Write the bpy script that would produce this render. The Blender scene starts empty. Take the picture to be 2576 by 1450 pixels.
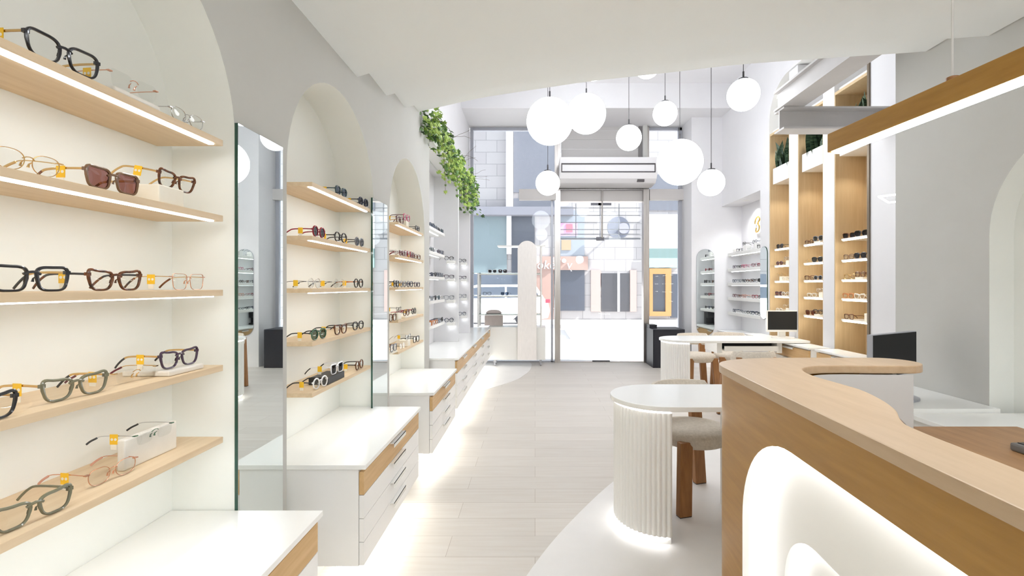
import bpy, bmesh, math, random
from mathutils import Vector, Matrix, Euler
random.seed(7)
PI = math.pi
SC = bpy.context.scene
COL = SC.collection
F, VX, VY, H = 1200.0, 1346.0, 719.0, 1.4      # focal length in pixels, vanishing point, eye height

# ------------------------------------------------------------------ materials
def lin(c):
    def g(u):
        u /= 255.0
        return u / 12.92 if u <= 0.04045 else ((u + 0.055) / 1.055) ** 2.4
    return (g(c[0]), g(c[1]), g(c[2]), 1.0)

MATS = {}
def mat(name, rgb=(200, 200, 200), rough=0.5, metal=0.0, spec=0.5, coat=0.0, emit=None, es=0.0):
    if name in MATS:
        return MATS[name]
    m = bpy.data.materials.new(name); m.use_nodes = True
    b = m.node_tree.nodes['Principled BSDF']
    b.inputs['Base Color'].default_value = lin(rgb)
    b.inputs['Roughness'].default_value = rough
    b.inputs['Metallic'].default_value = metal
    b.inputs['Specular IOR Level'].default_value = spec
    b.inputs['Coat Weight'].default_value = coat
    if emit:
        b.inputs['Emission Color'].default_value = lin(emit)
        b.inputs['Emission Strength'].default_value = es
    MATS[name] = m
    return m

def mottled(name, rgb1, rgb2, scale=(1, 1, 1), rough=0.5, nscale=6.0, detail=4.0, bump=0.0, metal=0.0, spec=0.5, lo=0.3, hi=0.7):
    """noise-varied paint, stone or timber: the noise is stretched by SCALE (object coordinates)"""
    if name in MATS:
        return MATS[name]
    m = mat(name, rgb1, rough, metal, spec)
    nt = m.node_tree; n = nt.nodes; l = nt.links
    b = n['Principled BSDF']
    tc = n.new('ShaderNodeTexCoord'); mp = n.new('ShaderNodeMapping'); no = n.new('ShaderNodeTexNoise'); cr = n.new('ShaderNodeValToRGB')
    mp.inputs['Scale'].default_value = scale
    no.inputs['Scale'].default_value = nscale; no.inputs['Detail'].default_value = detail; no.inputs['Roughness'].default_value = 0.6
    cr.color_ramp.elements[0].position = lo; cr.color_ramp.elements[1].position = hi
    cr.color_ramp.elements[0].color = lin(rgb1); cr.color_ramp.elements[1].color = lin(rgb2)
    l.new(tc.outputs['Object'], mp.inputs['Vector']); l.new(mp.outputs['Vector'], no.inputs['Vector'])
    l.new(no.outputs['Fac'], cr.inputs['Fac']); l.new(cr.outputs['Color'], b.inputs['Base Color'])
    if bump:
        bp = n.new('ShaderNodeBump'); bp.inputs['Strength'].default_value = bump; bp.inputs['Distance'].default_value = 0.01
        l.new(no.outputs['Fac'], bp.inputs['Height']); l.new(bp.outputs['Normal'], b.inputs['Normal'])
    return m

def emis(name, rgb=(255, 255, 255), s=1.0):
    if name in MATS:
        return MATS[name]
    m = bpy.data.materials.new(name); m.use_nodes = True
    nt = m.node_tree; nt.nodes.clear()
    e = nt.nodes.new('ShaderNodeEmission'); o = nt.nodes.new('ShaderNodeOutputMaterial')
    e.inputs['Color'].default_value = lin(rgb); e.inputs['Strength'].default_value = s
    nt.links.new(e.outputs[0], o.inputs[0]); MATS[name] = m
    return m

def glassy(name, rgb=(255, 255, 255), ior=1.45, rough=0.0, haze=None, hz=0.0):
    """thin sheet: fresnel mix of a tinted transparent sheet and a sharp reflection"""
    if name in MATS:
        return MATS[name]
    m = bpy.data.materials.new(name); m.use_nodes = True
    nt = m.node_tree; nt.nodes.clear(); n = nt.nodes; l = nt.links
    o = n.new('ShaderNodeOutputMaterial'); t = n.new('ShaderNodeBsdfTransparent'); g = n.new('ShaderNodeBsdfGlossy')
    fr = n.new('ShaderNodeFresnel'); mx = n.new('ShaderNodeMixShader')
    t.inputs['Color'].default_value = lin(rgb); g.inputs['Roughness'].default_value = rough
    fr.inputs['IOR'].default_value = ior
    l.new(fr.outputs[0], mx.inputs[0]); l.new(t.outputs[0], mx.inputs[1]); l.new(g.outputs[0], mx.inputs[2])
    last = mx
    if haze:
        d = n.new('ShaderNodeBsdfDiffuse'); d.inputs['Color'].default_value = lin(haze)
        m2 = n.new('ShaderNodeMixShader'); m2.inputs[0].default_value = hz
        l.new(mx.outputs[0], m2.inputs[1]); l.new(d.outputs[0], m2.inputs[2]); last = m2
    l.new(last.outputs[0], o.inputs[0]); MATS[name] = m
    return m

M_wall = mottled('wall_paint_dim', (195, 194, 189), (199, 198, 194), nscale=2.0, rough=0.75)  # near walls: their weaker light is put into a darker paint tone
M_wall_lit = mottled('wall_paint_lit', (223, 222, 224), (227, 226, 228), nscale=2.0, rough=0.7)  # same paint lightened: stronger light on far and right walls put into the colour
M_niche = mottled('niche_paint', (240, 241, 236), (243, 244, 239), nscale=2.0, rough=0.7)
M_ceil = mottled('ceiling_paint', (246, 249, 249), (248, 251, 251), nscale=1.5, rough=0.8)
M_white = mat('white_lacquer', (240, 239, 235), 0.25)
M_top = mottled('white_worktop', (243, 243, 240), (246, 246, 243), nscale=3.0, rough=0.22)
M_front = mat('white_drawer_front', (242, 241, 239), 0.35)
M_matte = mat('matte_white', (243, 242, 239), 0.6)
M_oak = mottled('oak', (198, 160, 108), (216, 180, 130), scale=(14, 1.2, 14), nscale=3.0, rough=0.45, detail=6)
M_oakx = mottled('oak_across', (198, 160, 108), (216, 180, 130), scale=(1.2, 14, 14), nscale=3.0, rough=0.45, detail=6)
M_oakz = mottled('oak_upright', (200, 174, 134), (212, 188, 150), scale=(14, 14, 0.8), nscale=3.0, rough=0.5, detail=6)
M_desk = mottled('oak_reception', (156, 112, 40), (172, 128, 54), scale=(10, 1.2, 14), nscale=3.0, rough=0.4, detail=6)
M_desktop = mottled('oak_reception_ledge', (182, 155, 122), (194, 168, 136), scale=(10, 1.2, 10), nscale=3.0, rough=0.4, detail=6)
M_shelf = mottled('ash_shelf', (216, 190, 154), (228, 205, 172), scale=(16, 1.0, 16), nscale=3.0, rough=0.5, detail=6)
M_leg = mottled('walnut_leg', (138, 92, 50), (164, 114, 66), scale=(12, 12, 1.5), nscale=4.0, rough=0.45, detail=5)
M_boucle = mottled('boucle_fabric', (206, 196, 182), (226, 217, 204), nscale=60, rough=0.95, bump=0.4)
M_steel = mottled('brushed_steel', (182, 176, 172), (206, 202, 198), scale=(30, 30, 1), nscale=3, rough=0.28, metal=1.0)
M_alu = mat('grey_frame', (178, 180, 188), 0.4, 0.4)
M_beam = mottled('steel_beam_paint', (196, 193, 192), (204, 201, 200), nscale=3, rough=0.55)
M_black = mat('black_plastic', (30, 30, 32), 0.4)
M_navy = mat('black_cabinet', (30, 32, 42), 0.5)
M_screen = mat('screen_off', (42, 42, 42), 0.6, spec=0.15)
M_mirror = mat('mirror_silver', (232, 238, 236), 0.01, 1.0)
M_edge = mat('mirror_green_edge', (44, 78, 66), 0.2)
M_pane = glassy('window_glass', (247, 250, 252), 1.32, haze=(235, 238, 245), hz=0.06)
M_led = emis('led_white', (247, 250, 255), 30.0)
M_ledw = emis('led_warm', (243, 249, 253), 10.5)
M_ledn = emis('led_niche', (255, 236, 200), 20.0)
M_glow = emis('led_diffuser', (255, 255, 255), 18.0)
M_globe = emis('opal_globe', (246, 250, 255), 7.0)
M_leds = emis('led_soft', (246, 251, 255), 7.0)
M_ledo = emis('led_shelf_oak', (255, 247, 230), 14.0)
M_cord = mat('dark_cord', (58, 56, 58), 0.6)
M_cream = mottled('cream_block', (238, 230, 212), (246, 240, 226), nscale=9, rough=0.5)
M_marble = mottled('white_marble', (240, 236, 228), (226, 220, 210), nscale=7, rough=0.3, detail=8)
M_yellow = mat('yellow_tag', (247, 197, 40), 0.5)
M_tagw = mat('tag_white', (246, 240, 226), 0.5)

# ------------------------------------------------------------------ mesh builder
class MB:
    def __init__(s):
        s.v, s.f = [], []
    def add(s, vs, fs):
        k = len(s.v); s.v += [tuple(v) for v in vs]; s.f += [tuple(i + k for i in f) for f in fs]
        return s
    def box(s, x0, x1, y0, y1, z0, z1):
        vs = [(x, y, z) for x in (x0, x1) for y in (y0, y1) for z in (z0, z1)]
        return s.add(vs, [(0, 1, 3, 2), (4, 6, 7, 5), (0, 4, 5, 1), (2, 3, 7, 6), (0, 2, 6, 4), (1, 5, 7, 3)])
    def quad(s, a, b, c, d):
        return s.add([a, b, c, d], [(0, 1, 2, 3)])
    def poly(s, pts):
        return s.add(pts, [tuple(range(len(pts)))])
    def prism(s, poly, lo, hi, axis='z', caps=True):
        n = len(poly)
        def P(p, t):
            return (p[0], p[1], t) if axis == 'z' else ((t, p[0], p[1]) if axis == 'x' else (p[0], t, p[1]))
        vs = [P(p, lo) for p in poly] + [P(p, hi) for p in poly]
        fs = [(i, (i + 1) % n, n + (i + 1) % n, n + i) for i in range(n)]
        if caps:
            fs += [tuple(range(n))[::-1], tuple(range(n, 2 * n))]
        return s.add(vs, fs)
    def ribbon(s, path, lo, hi):                       # upright sheet along an (x, y) path
        n = len(path)
        vs = [(p[0], p[1], lo) for p in path] + [(p[0], p[1], hi) for p in path]
        return s.add(vs, [(i, i + 1, n + i + 1, n + i) for i in range(n - 1)])
    def tube(s, path, r, seg=8, closed=False, flat=(1, 1), up=(0, 0, 1)):
        path = [Vector(p) for p in path]; n = len(path); up = Vector(up)
        rs = r if isinstance(r, (list, tuple)) else [r] * n
        vs = []
        for i, p in enumerate(path):
            a = path[(i - 1) % n] if closed or i > 0 else p
            b = path[(i + 1) % n] if closed or i < n - 1 else p
            t = (b - a).normalized()
            u = t.cross(up)
            if u.length < 1e-4:
                u = t.cross(Vector((1, 0, 0)))
            u.normalize(); w = u.cross(t).normalized()
            for k in range(seg):
                q = 2 * PI * k / seg
                vs.append(p + u * (math.cos(q) * rs[i] * flat[0]) + w * (math.sin(q) * rs[i] * flat[1]))
        fs = []
        for i in range(n if closed else n - 1):
            j = (i + 1) % n
            for k in range(seg):
                l = (k + 1) % seg
                fs.append((i * seg + k, i * seg + l, j * seg + l, j * seg + k))
        if not closed:
            fs += [tuple(range(seg))[::-1], tuple(range((n - 1) * seg, n * seg))]
        return s.add(vs, fs)
    def lathe(s, prof, c=(0, 0, 0), seg=24, axis='z'):
        vs, n = [], len(prof)
        for k in range(seg):
            a = 2 * PI * k / seg
            for r, z in prof:
                p = (r * math.cos(a), r * math.sin(a), z)
                if axis == 'x':
                    p = (p[2], p[0], p[1])
                elif axis == 'y':
                    p = (p[0], p[2], p[1])
                vs.append((c[0] + p[0], c[1] + p[1], c[2] + p[2]))
        fs = [(k * n + i, ((k + 1) % seg) * n + i, ((k + 1) % seg) * n + i + 1, k * n + i + 1) for k in range(seg) for i in range(n - 1)]
        fs += [tuple(k * n for k in range(seg))[::-1], tuple(k * n + n - 1 for k in range(seg))]
        return s.add(vs, fs)
    def sphere(s, c, r, nu=40, nv=24, sz=1.0):
        prof = [(max(r * math.sin(PI * j / nv), 1e-5), -r * sz * math.cos(PI * j / nv)) for j in range(nv + 1)]
        return s.lathe(prof, c, nu)

def wloc(o):
    v = Vector((0, 0, 0))
    while o is not None:
        v += Vector(o.location); o = o.parent
    return v

def mesh_of(mb, name, shift=None, bevel=0.0, smooth=False, merge=False):
    bm = bmesh.new()
    vs = [bm.verts.new(v if shift is None else Vector(v) - shift) for v in mb.v]
    for f in mb.f:
        try:
            bm.faces.new([vs[i] for i in f])
        except ValueError:
            pass
    if merge:
        bmesh.ops.remove_doubles(bm, verts=bm.verts, dist=1e-5)
    bmesh.ops.recalc_face_normals(bm, faces=bm.faces)
    if bevel > 0:
        es = [e for e in bm.edges if len(e.link_faces) == 2 and e.calc_face_angle(0) > 0.6]
        bmesh.ops.bevel(bm, geom=es, offset=bevel, segments=2, profile=0.6, affect='EDGES', clamp_overlap=True)
    if smooth:
        for f in bm.faces:
            f.smooth = True
        for e in bm.edges:
            if len(e.link_faces) == 2 and e.calc_face_angle(0) > 0.7:
                e.smooth = False
    me = bpy.data.meshes.new(name); bm.to_mesh(me); bm.free()
    return me

def props(o, label=None, cat=None, group=None, kind=None):
    for k, v in (('label', label), ('category', cat), ('group', group), ('kind', kind)):
        if v:
            o[k] = v
    return o

def mk(name, mb, m, parent=None, local=False, bevel=0.0, smooth=False, merge=False, label=None, cat=None, group=None, kind=None, loc=None):
    shift = None
    if parent is not None and not local:
        shift = wloc(parent)
    elif loc is not None:
        shift = Vector(loc)
    me = mesh_of(mb, name, shift, bevel, smooth, merge)
    me.materials.append(m)
    return link(name, me, parent, label, cat, group, kind, loc)

def link(name, me, parent=None, label=None, cat=None, group=None, kind=None, loc=None):
    o = bpy.data.objects.new(name, me); COL.objects.link(o)
    if parent is not None:
        o.parent = parent
    if loc is not None:
        o.location = loc
    return props(o, label, cat, group, kind)

def thing(name, label, cat, loc, group=None, rz=0.0):
    o = bpy.data.objects.new(name, None); COL.objects.link(o)
    o.empty_display_size = 0.1; o.location = loc; o.rotation_euler = (0, 0, rz)
    return props(o, label, cat, group)

def struct(name, mb, m, parent=None, **k):
    o = mk(name, mb, m, parent, **k)
    if parent is None:
        o['kind'] = 'structure'
    return o

def arc(cx, cy, r, a0, a1, n=10):
    return [(cx + r * math.cos(math.radians(a0 + (a1 - a0) * i / n)), cy + r * math.sin(math.radians(a0 + (a1 - a0) * i / n))) for i in range(n + 1)]

def stadium(x0, x1, y0, y1, n=16, right_round=False):
    r = (y1 - y0) / 2; cy = (y0 + y1) / 2
    p = arc(x0 + r, cy, r, 270, 90, n)
    if right_round:
        p += arc(x1 - r, cy, r, 90, -90, n)
    else:
        p += [(x1, y1), (x1, y0)]
    return p

def offset(path, d):
    out = []
    for i, p in enumerate(path):
        a = path[max(i - 1, 0)]; b = path[min(i + 1, len(path) - 1)]
        tx, ty = b[0] - a[0], b[1] - a[1]; L = math.hypot(tx, ty) or 1
        out.append((p[0] - ty / L * d, p[1] + tx / L * d))
    return out

def smooth_path(pts, n=6):
    """Catmull-Rom through 2-D or 3-D points"""
    out = []
    for i in range(len(pts) - 1):
        p0 = pts[max(i - 1, 0)]; p1 = pts[i]; p2 = pts[i + 1]; p3 = pts[min(i + 2, len(pts) - 1)]
        for k in range(n):
            t = k / n
            out.append(tuple(0.5 * (2 * b + (c - a) * t + (2 * a - 5 * b + 4 * c - d) * t * t + (3 * b - a - 3 * c + d) * t ** 3) for a, b, c, d in zip(p0, p1, p2, p3)))
    out.append(tuple(pts[-1]))
    return out

# ------------------------------------------------------------------ camera and render look
cam = bpy.data.objects.new('camera', bpy.data.cameras.new('camera')); COL.objects.link(cam)
cam.location = (0, 0, H); cam.rotation_euler = (PI / 2, 0, 0)
cam.data.sensor_width = 36.0; cam.data.lens = 36.0 * F / 2576.0
cam.data.shift_x = -(VX - 1288.0) / 2576.0; cam.data.shift_y = -(725.0 - VY) / 2576.0
cam.data.clip_start = 0.02; cam.data.clip_end = 200
SC.camera = cam
SC.view_settings.view_transform = 'Standard'; SC.view_settings.look = 'None'
SC.view_settings.gamma = 1.0; SC.view_settings.use_curve_mapping = False
SC.view_settings.exposure = 0.72
SC.cycles.max_bounces = 10; SC.cycles.diffuse_bounces = 6; SC.cycles.glossy_bounces = 5; SC.cycles.transparent_max_bounces = 24
SC.cycles.transmission_bounces = 6; SC.cycles.caustics_reflective = False; SC.cycles.caustics_refractive = False
SC.cycles.sample_clamp_indirect = 6.0
SC.cycles.use_denoising = True

# ------------------------------------------------------------------ the room
WL, WB = -1.044, -1.263           # left wall front, niche back
NICHES = (1.12, 2.545, 3.955); NR, NZ = 0.54, 1.897
YN = -2.2                          # wall behind the camera
TOP = 4.7

def arch_path(c, r, zs, z0, n=28, rc=None):
    if rc:
        m = n // 2
        return [(c - r, z0)] + [(c - r + rc - rc * math.cos(PI / 2 * i / m), zs + rc * math.sin(PI / 2 * i / m)) for i in range(m + 1)] + [(c + r - rc + rc * math.sin(PI / 2 * i / m), zs + rc * math.cos(PI / 2 * i / m)) for i in range(m + 1)] + [(c + r, z0)]
    return [(c - r, z0)] + [(c - r * math.cos(PI * i / n), zs + r * math.sin(PI * i / n)) for i in range(n + 1)] + [(c + r, z0)]

def arched_wall(x, xb, y0, y1, ztop, holes, z0=0.0):
    """wall in the plane X=x from y0 to y1, with arched recesses back to X=xb; returns (wall, recess linings)"""
    w, rec = MB(), MB()
    y = y0
    for (c, r, zs, zb, *rc) in holes:
        w.quad((x, y, z0), (x, c - r, z0), (x, c - r, ztop), (x, y, ztop))
        if zb > z0:
            w.quad((x, c - r, z0), (x, c + r, z0), (x, c + r, zb), (x, c - r, zb))
        p = arch_path(c, r, zs, zb, rc=rc[0] if rc else None)
        for i in range(1, len(p) - 2):
            w.quad((x, p[i][0], p[i][1]), (x, p[i + 1][0], p[i + 1][1]), (x, p[i + 1][0], ztop), (x, p[i][0], ztop))
        for i in range(len(p) - 1):
            rec.quad((x, *p[i]), (x, *p[i + 1]), (xb, *p[i + 1]), (xb, *p[i]))
        rec.poly([(xb, *q) for q in p])
        rec.quad((x, c - r, zb), (x, c + r, zb), (xb, c + r, zb), (xb, c - r, zb))
        y = c + r
    w.quad((x, y, z0), (x, y1, z0), (x, y1, ztop), (x, y, ztop))
    return w, rec

w, rec = arched_wall(WL, WB, YN, 4.71, TOP, [(c, NR, NZ, 0.4) for c in NICHES])
w.quad((WL, 4.71, 0), (-1.30, 4.71, 0), (-1.30, 4.71, TOP), (WL, 4.71, TOP))
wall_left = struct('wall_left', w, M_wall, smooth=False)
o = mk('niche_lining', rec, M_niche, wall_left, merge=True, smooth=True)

# far left: set-back wall behind the ivy, alcoves below
w = MB()
w.quad((-1.30, 4.71, 0), (-1.30, 8.75, 0), (-1.30, 8.75, 2.80), (-1.30, 4.71, 2.80))
w.quad((-1.30, 4.71, 2.80), (-1.30, 8.75, 2.80), (-1.20, 8.75, 2.80), (-1.20, 4.71, 2.80))
w.quad((-1.20, 4.71, 2.80), (-1.20, 8.75, 2.80), (-1.20, 8.75, TOP), (-1.20, 4.71, TOP))
struct('wall_left_far', w, M_wall_lit)
for y in (6.13, 7.22):
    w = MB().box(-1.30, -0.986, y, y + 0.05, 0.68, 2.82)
    struct('wall_left_fin', w, M_wall_lit, bevel=0.004)

# floor: pale planks, with smooth curved inlays
def floor_mat():
    m = mat('floor_planks', (226, 216, 203), 0.42)
    nt = m.node_tree; n = nt.nodes; l = nt.links; b = n['Principled BSDF']
    tc = n.new('ShaderNodeTexCoord'); br = n.new('ShaderNodeTexBrick'); mp = n.new('ShaderNodeMapping'); no = n.new('ShaderNodeTexNoise')
    br.offset = 0.37; br.inputs['Scale'].default_value = 1.0
    br.inputs['Brick Width'].default_value = 1.25; br.inputs['Row Height'].default_value = 0.205
    br.inputs['Mortar Size'].default_value = 0.0016; br.inputs['Mortar Smooth'].default_value = 0.3
    br.inputs['Color1'].default_value = lin((213, 208, 201)); br.inputs['Color2'].default_value = lin((221, 216, 209)); br.inputs['Mortar'].default_value = lin((182, 172, 162))
    mp.inputs['Scale'].default_value = (1.2, 16, 1)
    no.inputs['Scale'].default_value = 2.5; no.inputs['Detail'].default_value = 6
    cr = n.new('ShaderNodeValToRGB'); cr.color_ramp.elements[0].position = 0.3; cr.color_ramp.elements[1].position = 0.75
    cr.color_ramp.elements[0].color = lin((246, 243, 240)); cr.color_ramp.elements[1].color = lin((255, 255, 255))
    mx = n.new('ShaderNodeMixRGB'); mx.blend_type = 'MULTIPLY'; mx.inputs[0].default_value = 1.0
    l.new(tc.outputs['Object'], br.inputs['Vector']); l.new(tc.outputs['Object'], mp.inputs['Vector']); l.new(mp.outputs[0], no.inputs['Vector'])
    l.new(no.outputs['Fac'], cr.inputs['Fac']); l.new(br.outputs['Color'], mx.inputs[1]); l.new(cr.outputs['Color'], mx.inputs[2])
    l.new(mx.outputs[0], b.inputs['Base Color'])
    return m
M_floor = floor_mat()
M_inlay = mottled('floor_screed', (232, 230, 228), (238, 236, 234), nscale=3, rough=0.4)
struct('floor', MB().box(-1.35, 3.7, YN, 8.8, -0.12, 0.0), M_floor)
edge = smooth_path([(-0.30, 1.5), (-0.16, 1.95), (-0.04, 2.30), (0.17, 2.75), (0.5475, 3.387), (0.95, 3.9), (1.5, 4.35), (2.2, 4.6), (3.0, 4.65)], 6)
struct('floor_inlay', MB().prism([(3.2, 1.5)] + edge + [(3.2, 4.65)], 0.0, 0.0025), M_inlay)
edge = smooth_path([(-0.76, 6.25), (-0.325, 6.97), (-0.16, 7.5), (-0.085, 7.9), (-0.06, 8.45), (-0.10, 8.7)], 6)
struct('floor_inlay', MB().prism([(-1.25, 6.1)] + edge + [(-1.25, 8.7)], 0.0, 0.0025), M_inlay)

# right side
XR, XN = 3.21, 2.60
NY = (4.59, 6.54); NCR = (NY[1] - NY[0]) / 2; NCC = sum(NY) / 2
w, rec = arched_wall(XR, 3.57, 3.44, 6.8, TOP, [(NCC, NCR, 3.62, 0.3, 0.5)])
w.quad((XR, 6.8, 2.76), (XR, 8.2, 2.76), (XR, 8.2, TOP), (XR, 6.8, TOP))
w.quad((XR, 6.8, 2.76), (3.55, 6.8, 2.76), (3.55, 8.2, 2.76), (XR, 8.2, 2.76))
w.quad((3.55, 6.8, 0), (3.55, 8.2, 0), (3.55, 8.2, 2.76), (3.55, 6.8, 2.76))
w.quad((XR, 6.8, 0), (3.55, 6.8, 0), (3.55, 6.8, 2.76), (XR, 6.8, 2.76))
w.quad((2.69, 8.2, 0), (3.55, 8.2, 0), (3.55, 8.2, TOP), (2.69, 8.2, TOP))
w.quad((2.69, 8.2, 0), (2.69, 8.75, 0), (2.69, 8.75, TOP), (2.69, 8.2, TOP))
wall_right = struct('wall_right', w, M_wall_lit)
mk('niche_lining', rec, M_matte, wall_right, merge=True, smooth=True)
w, rec = arched_wall(XN, 2.74, YN, 3.44, TOP, [(2.19, NR, 1.69, 0.3)])
w.quad((XN, 3.44, 0), (XR, 3.44, 0), (XR, 3.44, TOP), (XN, 3.44, TOP))
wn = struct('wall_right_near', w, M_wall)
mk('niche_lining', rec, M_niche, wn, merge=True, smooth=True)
struct('wall_back', MB().quad((-1.3, YN, 0), (3.3, YN, 0), (3.3, YN, TOP), (-1.3, YN, TOP)), M_wall)

# ceilings: a low ceiling rising in four curved steps, the high ceiling beyond
G = [(0, 0), (.22, .12), (.56, .30), (.75, .38), (1.1, .51), (1.5, .65), (2.0, .78), (2.56, .93), (3.64, 1.10)]
LV = [(2.625, YN, 2.80), (2.735, 2.80, 3.35), (2.83, 3.35, 3.83), (2.956, 3.83, 4.27)]
prev = None
for i, (z, ya, yb) in enumerate(LV):
    e = smooth_path([(WL + u, yb - g) for u, g in G], 4)
    back = [(XN, YN), (WL, YN)] if prev is None else prev[::-1]
    b = MB().prism(e + back, z, 3.05 if i == 3 else z + 0.2)
    struct('ceiling_step', b, M_ceil)
    prev = e
mez = MB().prism(prev + [(XN, YN), (WL, YN)], 3.05, 3.2)
struct('ceiling_low', mez, M_ceil)
struct('ceiling', MB().box(-1.35, 3.7, YN, 7.77, TOP, TOP + 0.1), M_wall_lit)
struct('ceiling_soffit', MB().box(-1.35, 3.7, 7.77, 8.95, 4.295, TOP + 0.1), M_wall_lit)
# ------------------------------------------------------------------ shelves of the left niches
SHELF_Z = (1.886, 1.634, 1.386, 1.135, 0.895)
ROWS = ('top', 'second', 'middle', 'fourth', 'bottom')
UNITS = ('nearest arched niche', 'middle arched niche', 'third arched niche')
SPAN = ((0.80, 1.595), (2.233, 3.026), (3.64, 4.455))
for u, (a, b) in enumerate(SPAN):
    for k, z in enumerate(SHELF_Z):
        t = thing('wooden_shelf', 'pale wooden shelf with a light strip, %s of five in %s' % (ROWS[k], UNITS[u]), 'shelf', (WB, (a + b) / 2, z - 0.02), 'wooden shelves in the arched niches')
        mk('board', MB().box(WB, WL + 0.001, a, b, z - 0.02, z), M_shelf, t, bevel=0.0015)
        mk('light_strip', MB().box(WL - 0.026, WL - 0.010, a + 0.012, b - 0.03, z - (0.0235 if k < 3 else 0.0203), z - 0.0195), M_ledw, t, label='glowing white strip')

# ------------------------------------------------------------------ drawer cabinets
def cabinet(label, xf, xb, y0, y1, zb, zt, nd=4, cols=1, group='floating drawer cabinets', side=1, led=True, nrow_wood=1, name='drawer_cabinet'):
    """side=+1: drawers face +X (left of the room); -1: they face -X"""
    s = side
    def bx(x0, x1, *r):
        return MB().box(min(x0, x1), max(x0, x1), *r)
    t = thing(name, label, 'cabinet', ((xf + xb) / 2, (y0 + y1) / 2, zb), group)
    mk('worktop', bx(xb, xf, y0, y1, zt - 0.02, zt), M_top, t, bevel=0.002, label='glossy white worktop')
    mk('carcass', bx(xb, xf - s * 0.035, y0 + 0.012, y1 - 0.012, zb, zt - 0.02), M_front, t)
    h = (zt - 0.035 - zb) / nd; cw = (y1 - y0 - 0.024) / cols
    for c in range(cols):
        ya, yb = y0 + 0.012 + c * cw + 0.0015, y0 + 0.012 + (c + 1) * cw - 0.0015
        for d in range(nd):
            z1 = zt - 0.035 - d * h; z0 = z1 - h + 0.003
            wood = d < nrow_wood
            dr = mk('drawer', bx(xf - s * 0.033, xf - s * 0.012, ya, yb, z0, z1), M_oak if wood else M_front, t, bevel=0.001, label='oak fronted drawer' if wood else 'white fronted drawer')
            ym = (ya + yb) / 2; hw = min(0.11, cw * 0.14)
            hb = bx(xf - s * 0.013, xf + s * 0.010, ym - hw, ym + hw, z1 - 0.004, z1 + 0.000)
            hb.box(min(xf + s * 0.008, xf + s * 0.010), max(xf + s * 0.008, xf + s * 0.010), ym - hw, ym + hw, z1 - 0.022, z1)
            mk('handle', hb, M_white, dr)
    if led:
        mk('light_strip', bx(xf - s * 0.14, xf - s * 0.09, y0 + 0.03, y1 - 0.03, zb - 0.012, zb), M_ledu, t, label='glowing strip under the cabinet')
    return t
M_ledu = emis('led_under', (253, 250, 240), 9.0)
XF = -0.7355
cabinet('white drawer cabinet with oak top drawer under the nearest arched niche', XF, -1.262, 0.585, 1.655, 0.174, 0.62)
cabinet('white drawer cabinet with oak top drawer under the middle arched niche', XF, -1.262, 2.07, 3.075, 0.174, 0.62)
cabinet('white drawer cabinet with oak top drawer under the third arched niche', XF, -1.262, 3.464, 4.485, 0.174, 0.62)
cabinet('long white drawer counter running to the shop window below the ivy', -0.76, -1.29, 4.72, 8.22, 0.174, 0.68, nd=4, cols=4)

# ------------------------------------------------------------------ wall mirrors between the niches
for (y0, y1, zt, zb, lab) in ((1.655, 1.95, 1.965, 0.35, 'tall frameless mirror between the nearest and middle arched niches'),
                              (3.03, 3.33, 1.96, 0.35, 'tall frameless mirror between the middle and third arched niches')):
    t = thing('wall_mirror', lab, 'mirror', (-1.03, (y0 + y1) / 2, zb), 'tall mirrors on the wall')
    mk('glass_body', MB().box(-1.0425, -1.0315, y0, y1, zb, zt), M_edge, t, label='green glass edge')
    mk('mirror_face', MB().box(-1.0315, -1.0305, y0 + 0.001, y1 - 0.001, zb + 0.001, zt - 0.001), M_mirror, t)

# ------------------------------------------------------------------ eyewear
def lens_outline(kind, n):
    K = {'round': (2.0, .048, .047, 0, 0), 'panto': (2.4, .050, .044, .07, 0), 'square': (4.0, .055, .047, .11, .003),
         'rect': (4.0, .054, .037, .08, .002), 'cat': (3.2, .056, .043, .16, .010), 'big': (3.0, .060, .053, .10, .005), 'oval': (2.3, .053, .041, .06, .003)}
    e, w, h, tp, lift = K[kind]
    pts = []
    for i in range(n):
        a = 2 * PI * i / n
        c, s = math.cos(a), math.sin(a)
        x = w / 2 * math.copysign(abs(c) ** (2 / e), c); z = h / 2 * math.copysign(abs(s) ** (2 / e), s)
        x *= 1 + tp * z / (h / 2)
        if x > 0:
            z += lift * (x / (w / 2)) ** 2 * (0.5 + z / h)
        pts.append((x, z))
    return pts, w, h

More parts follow.
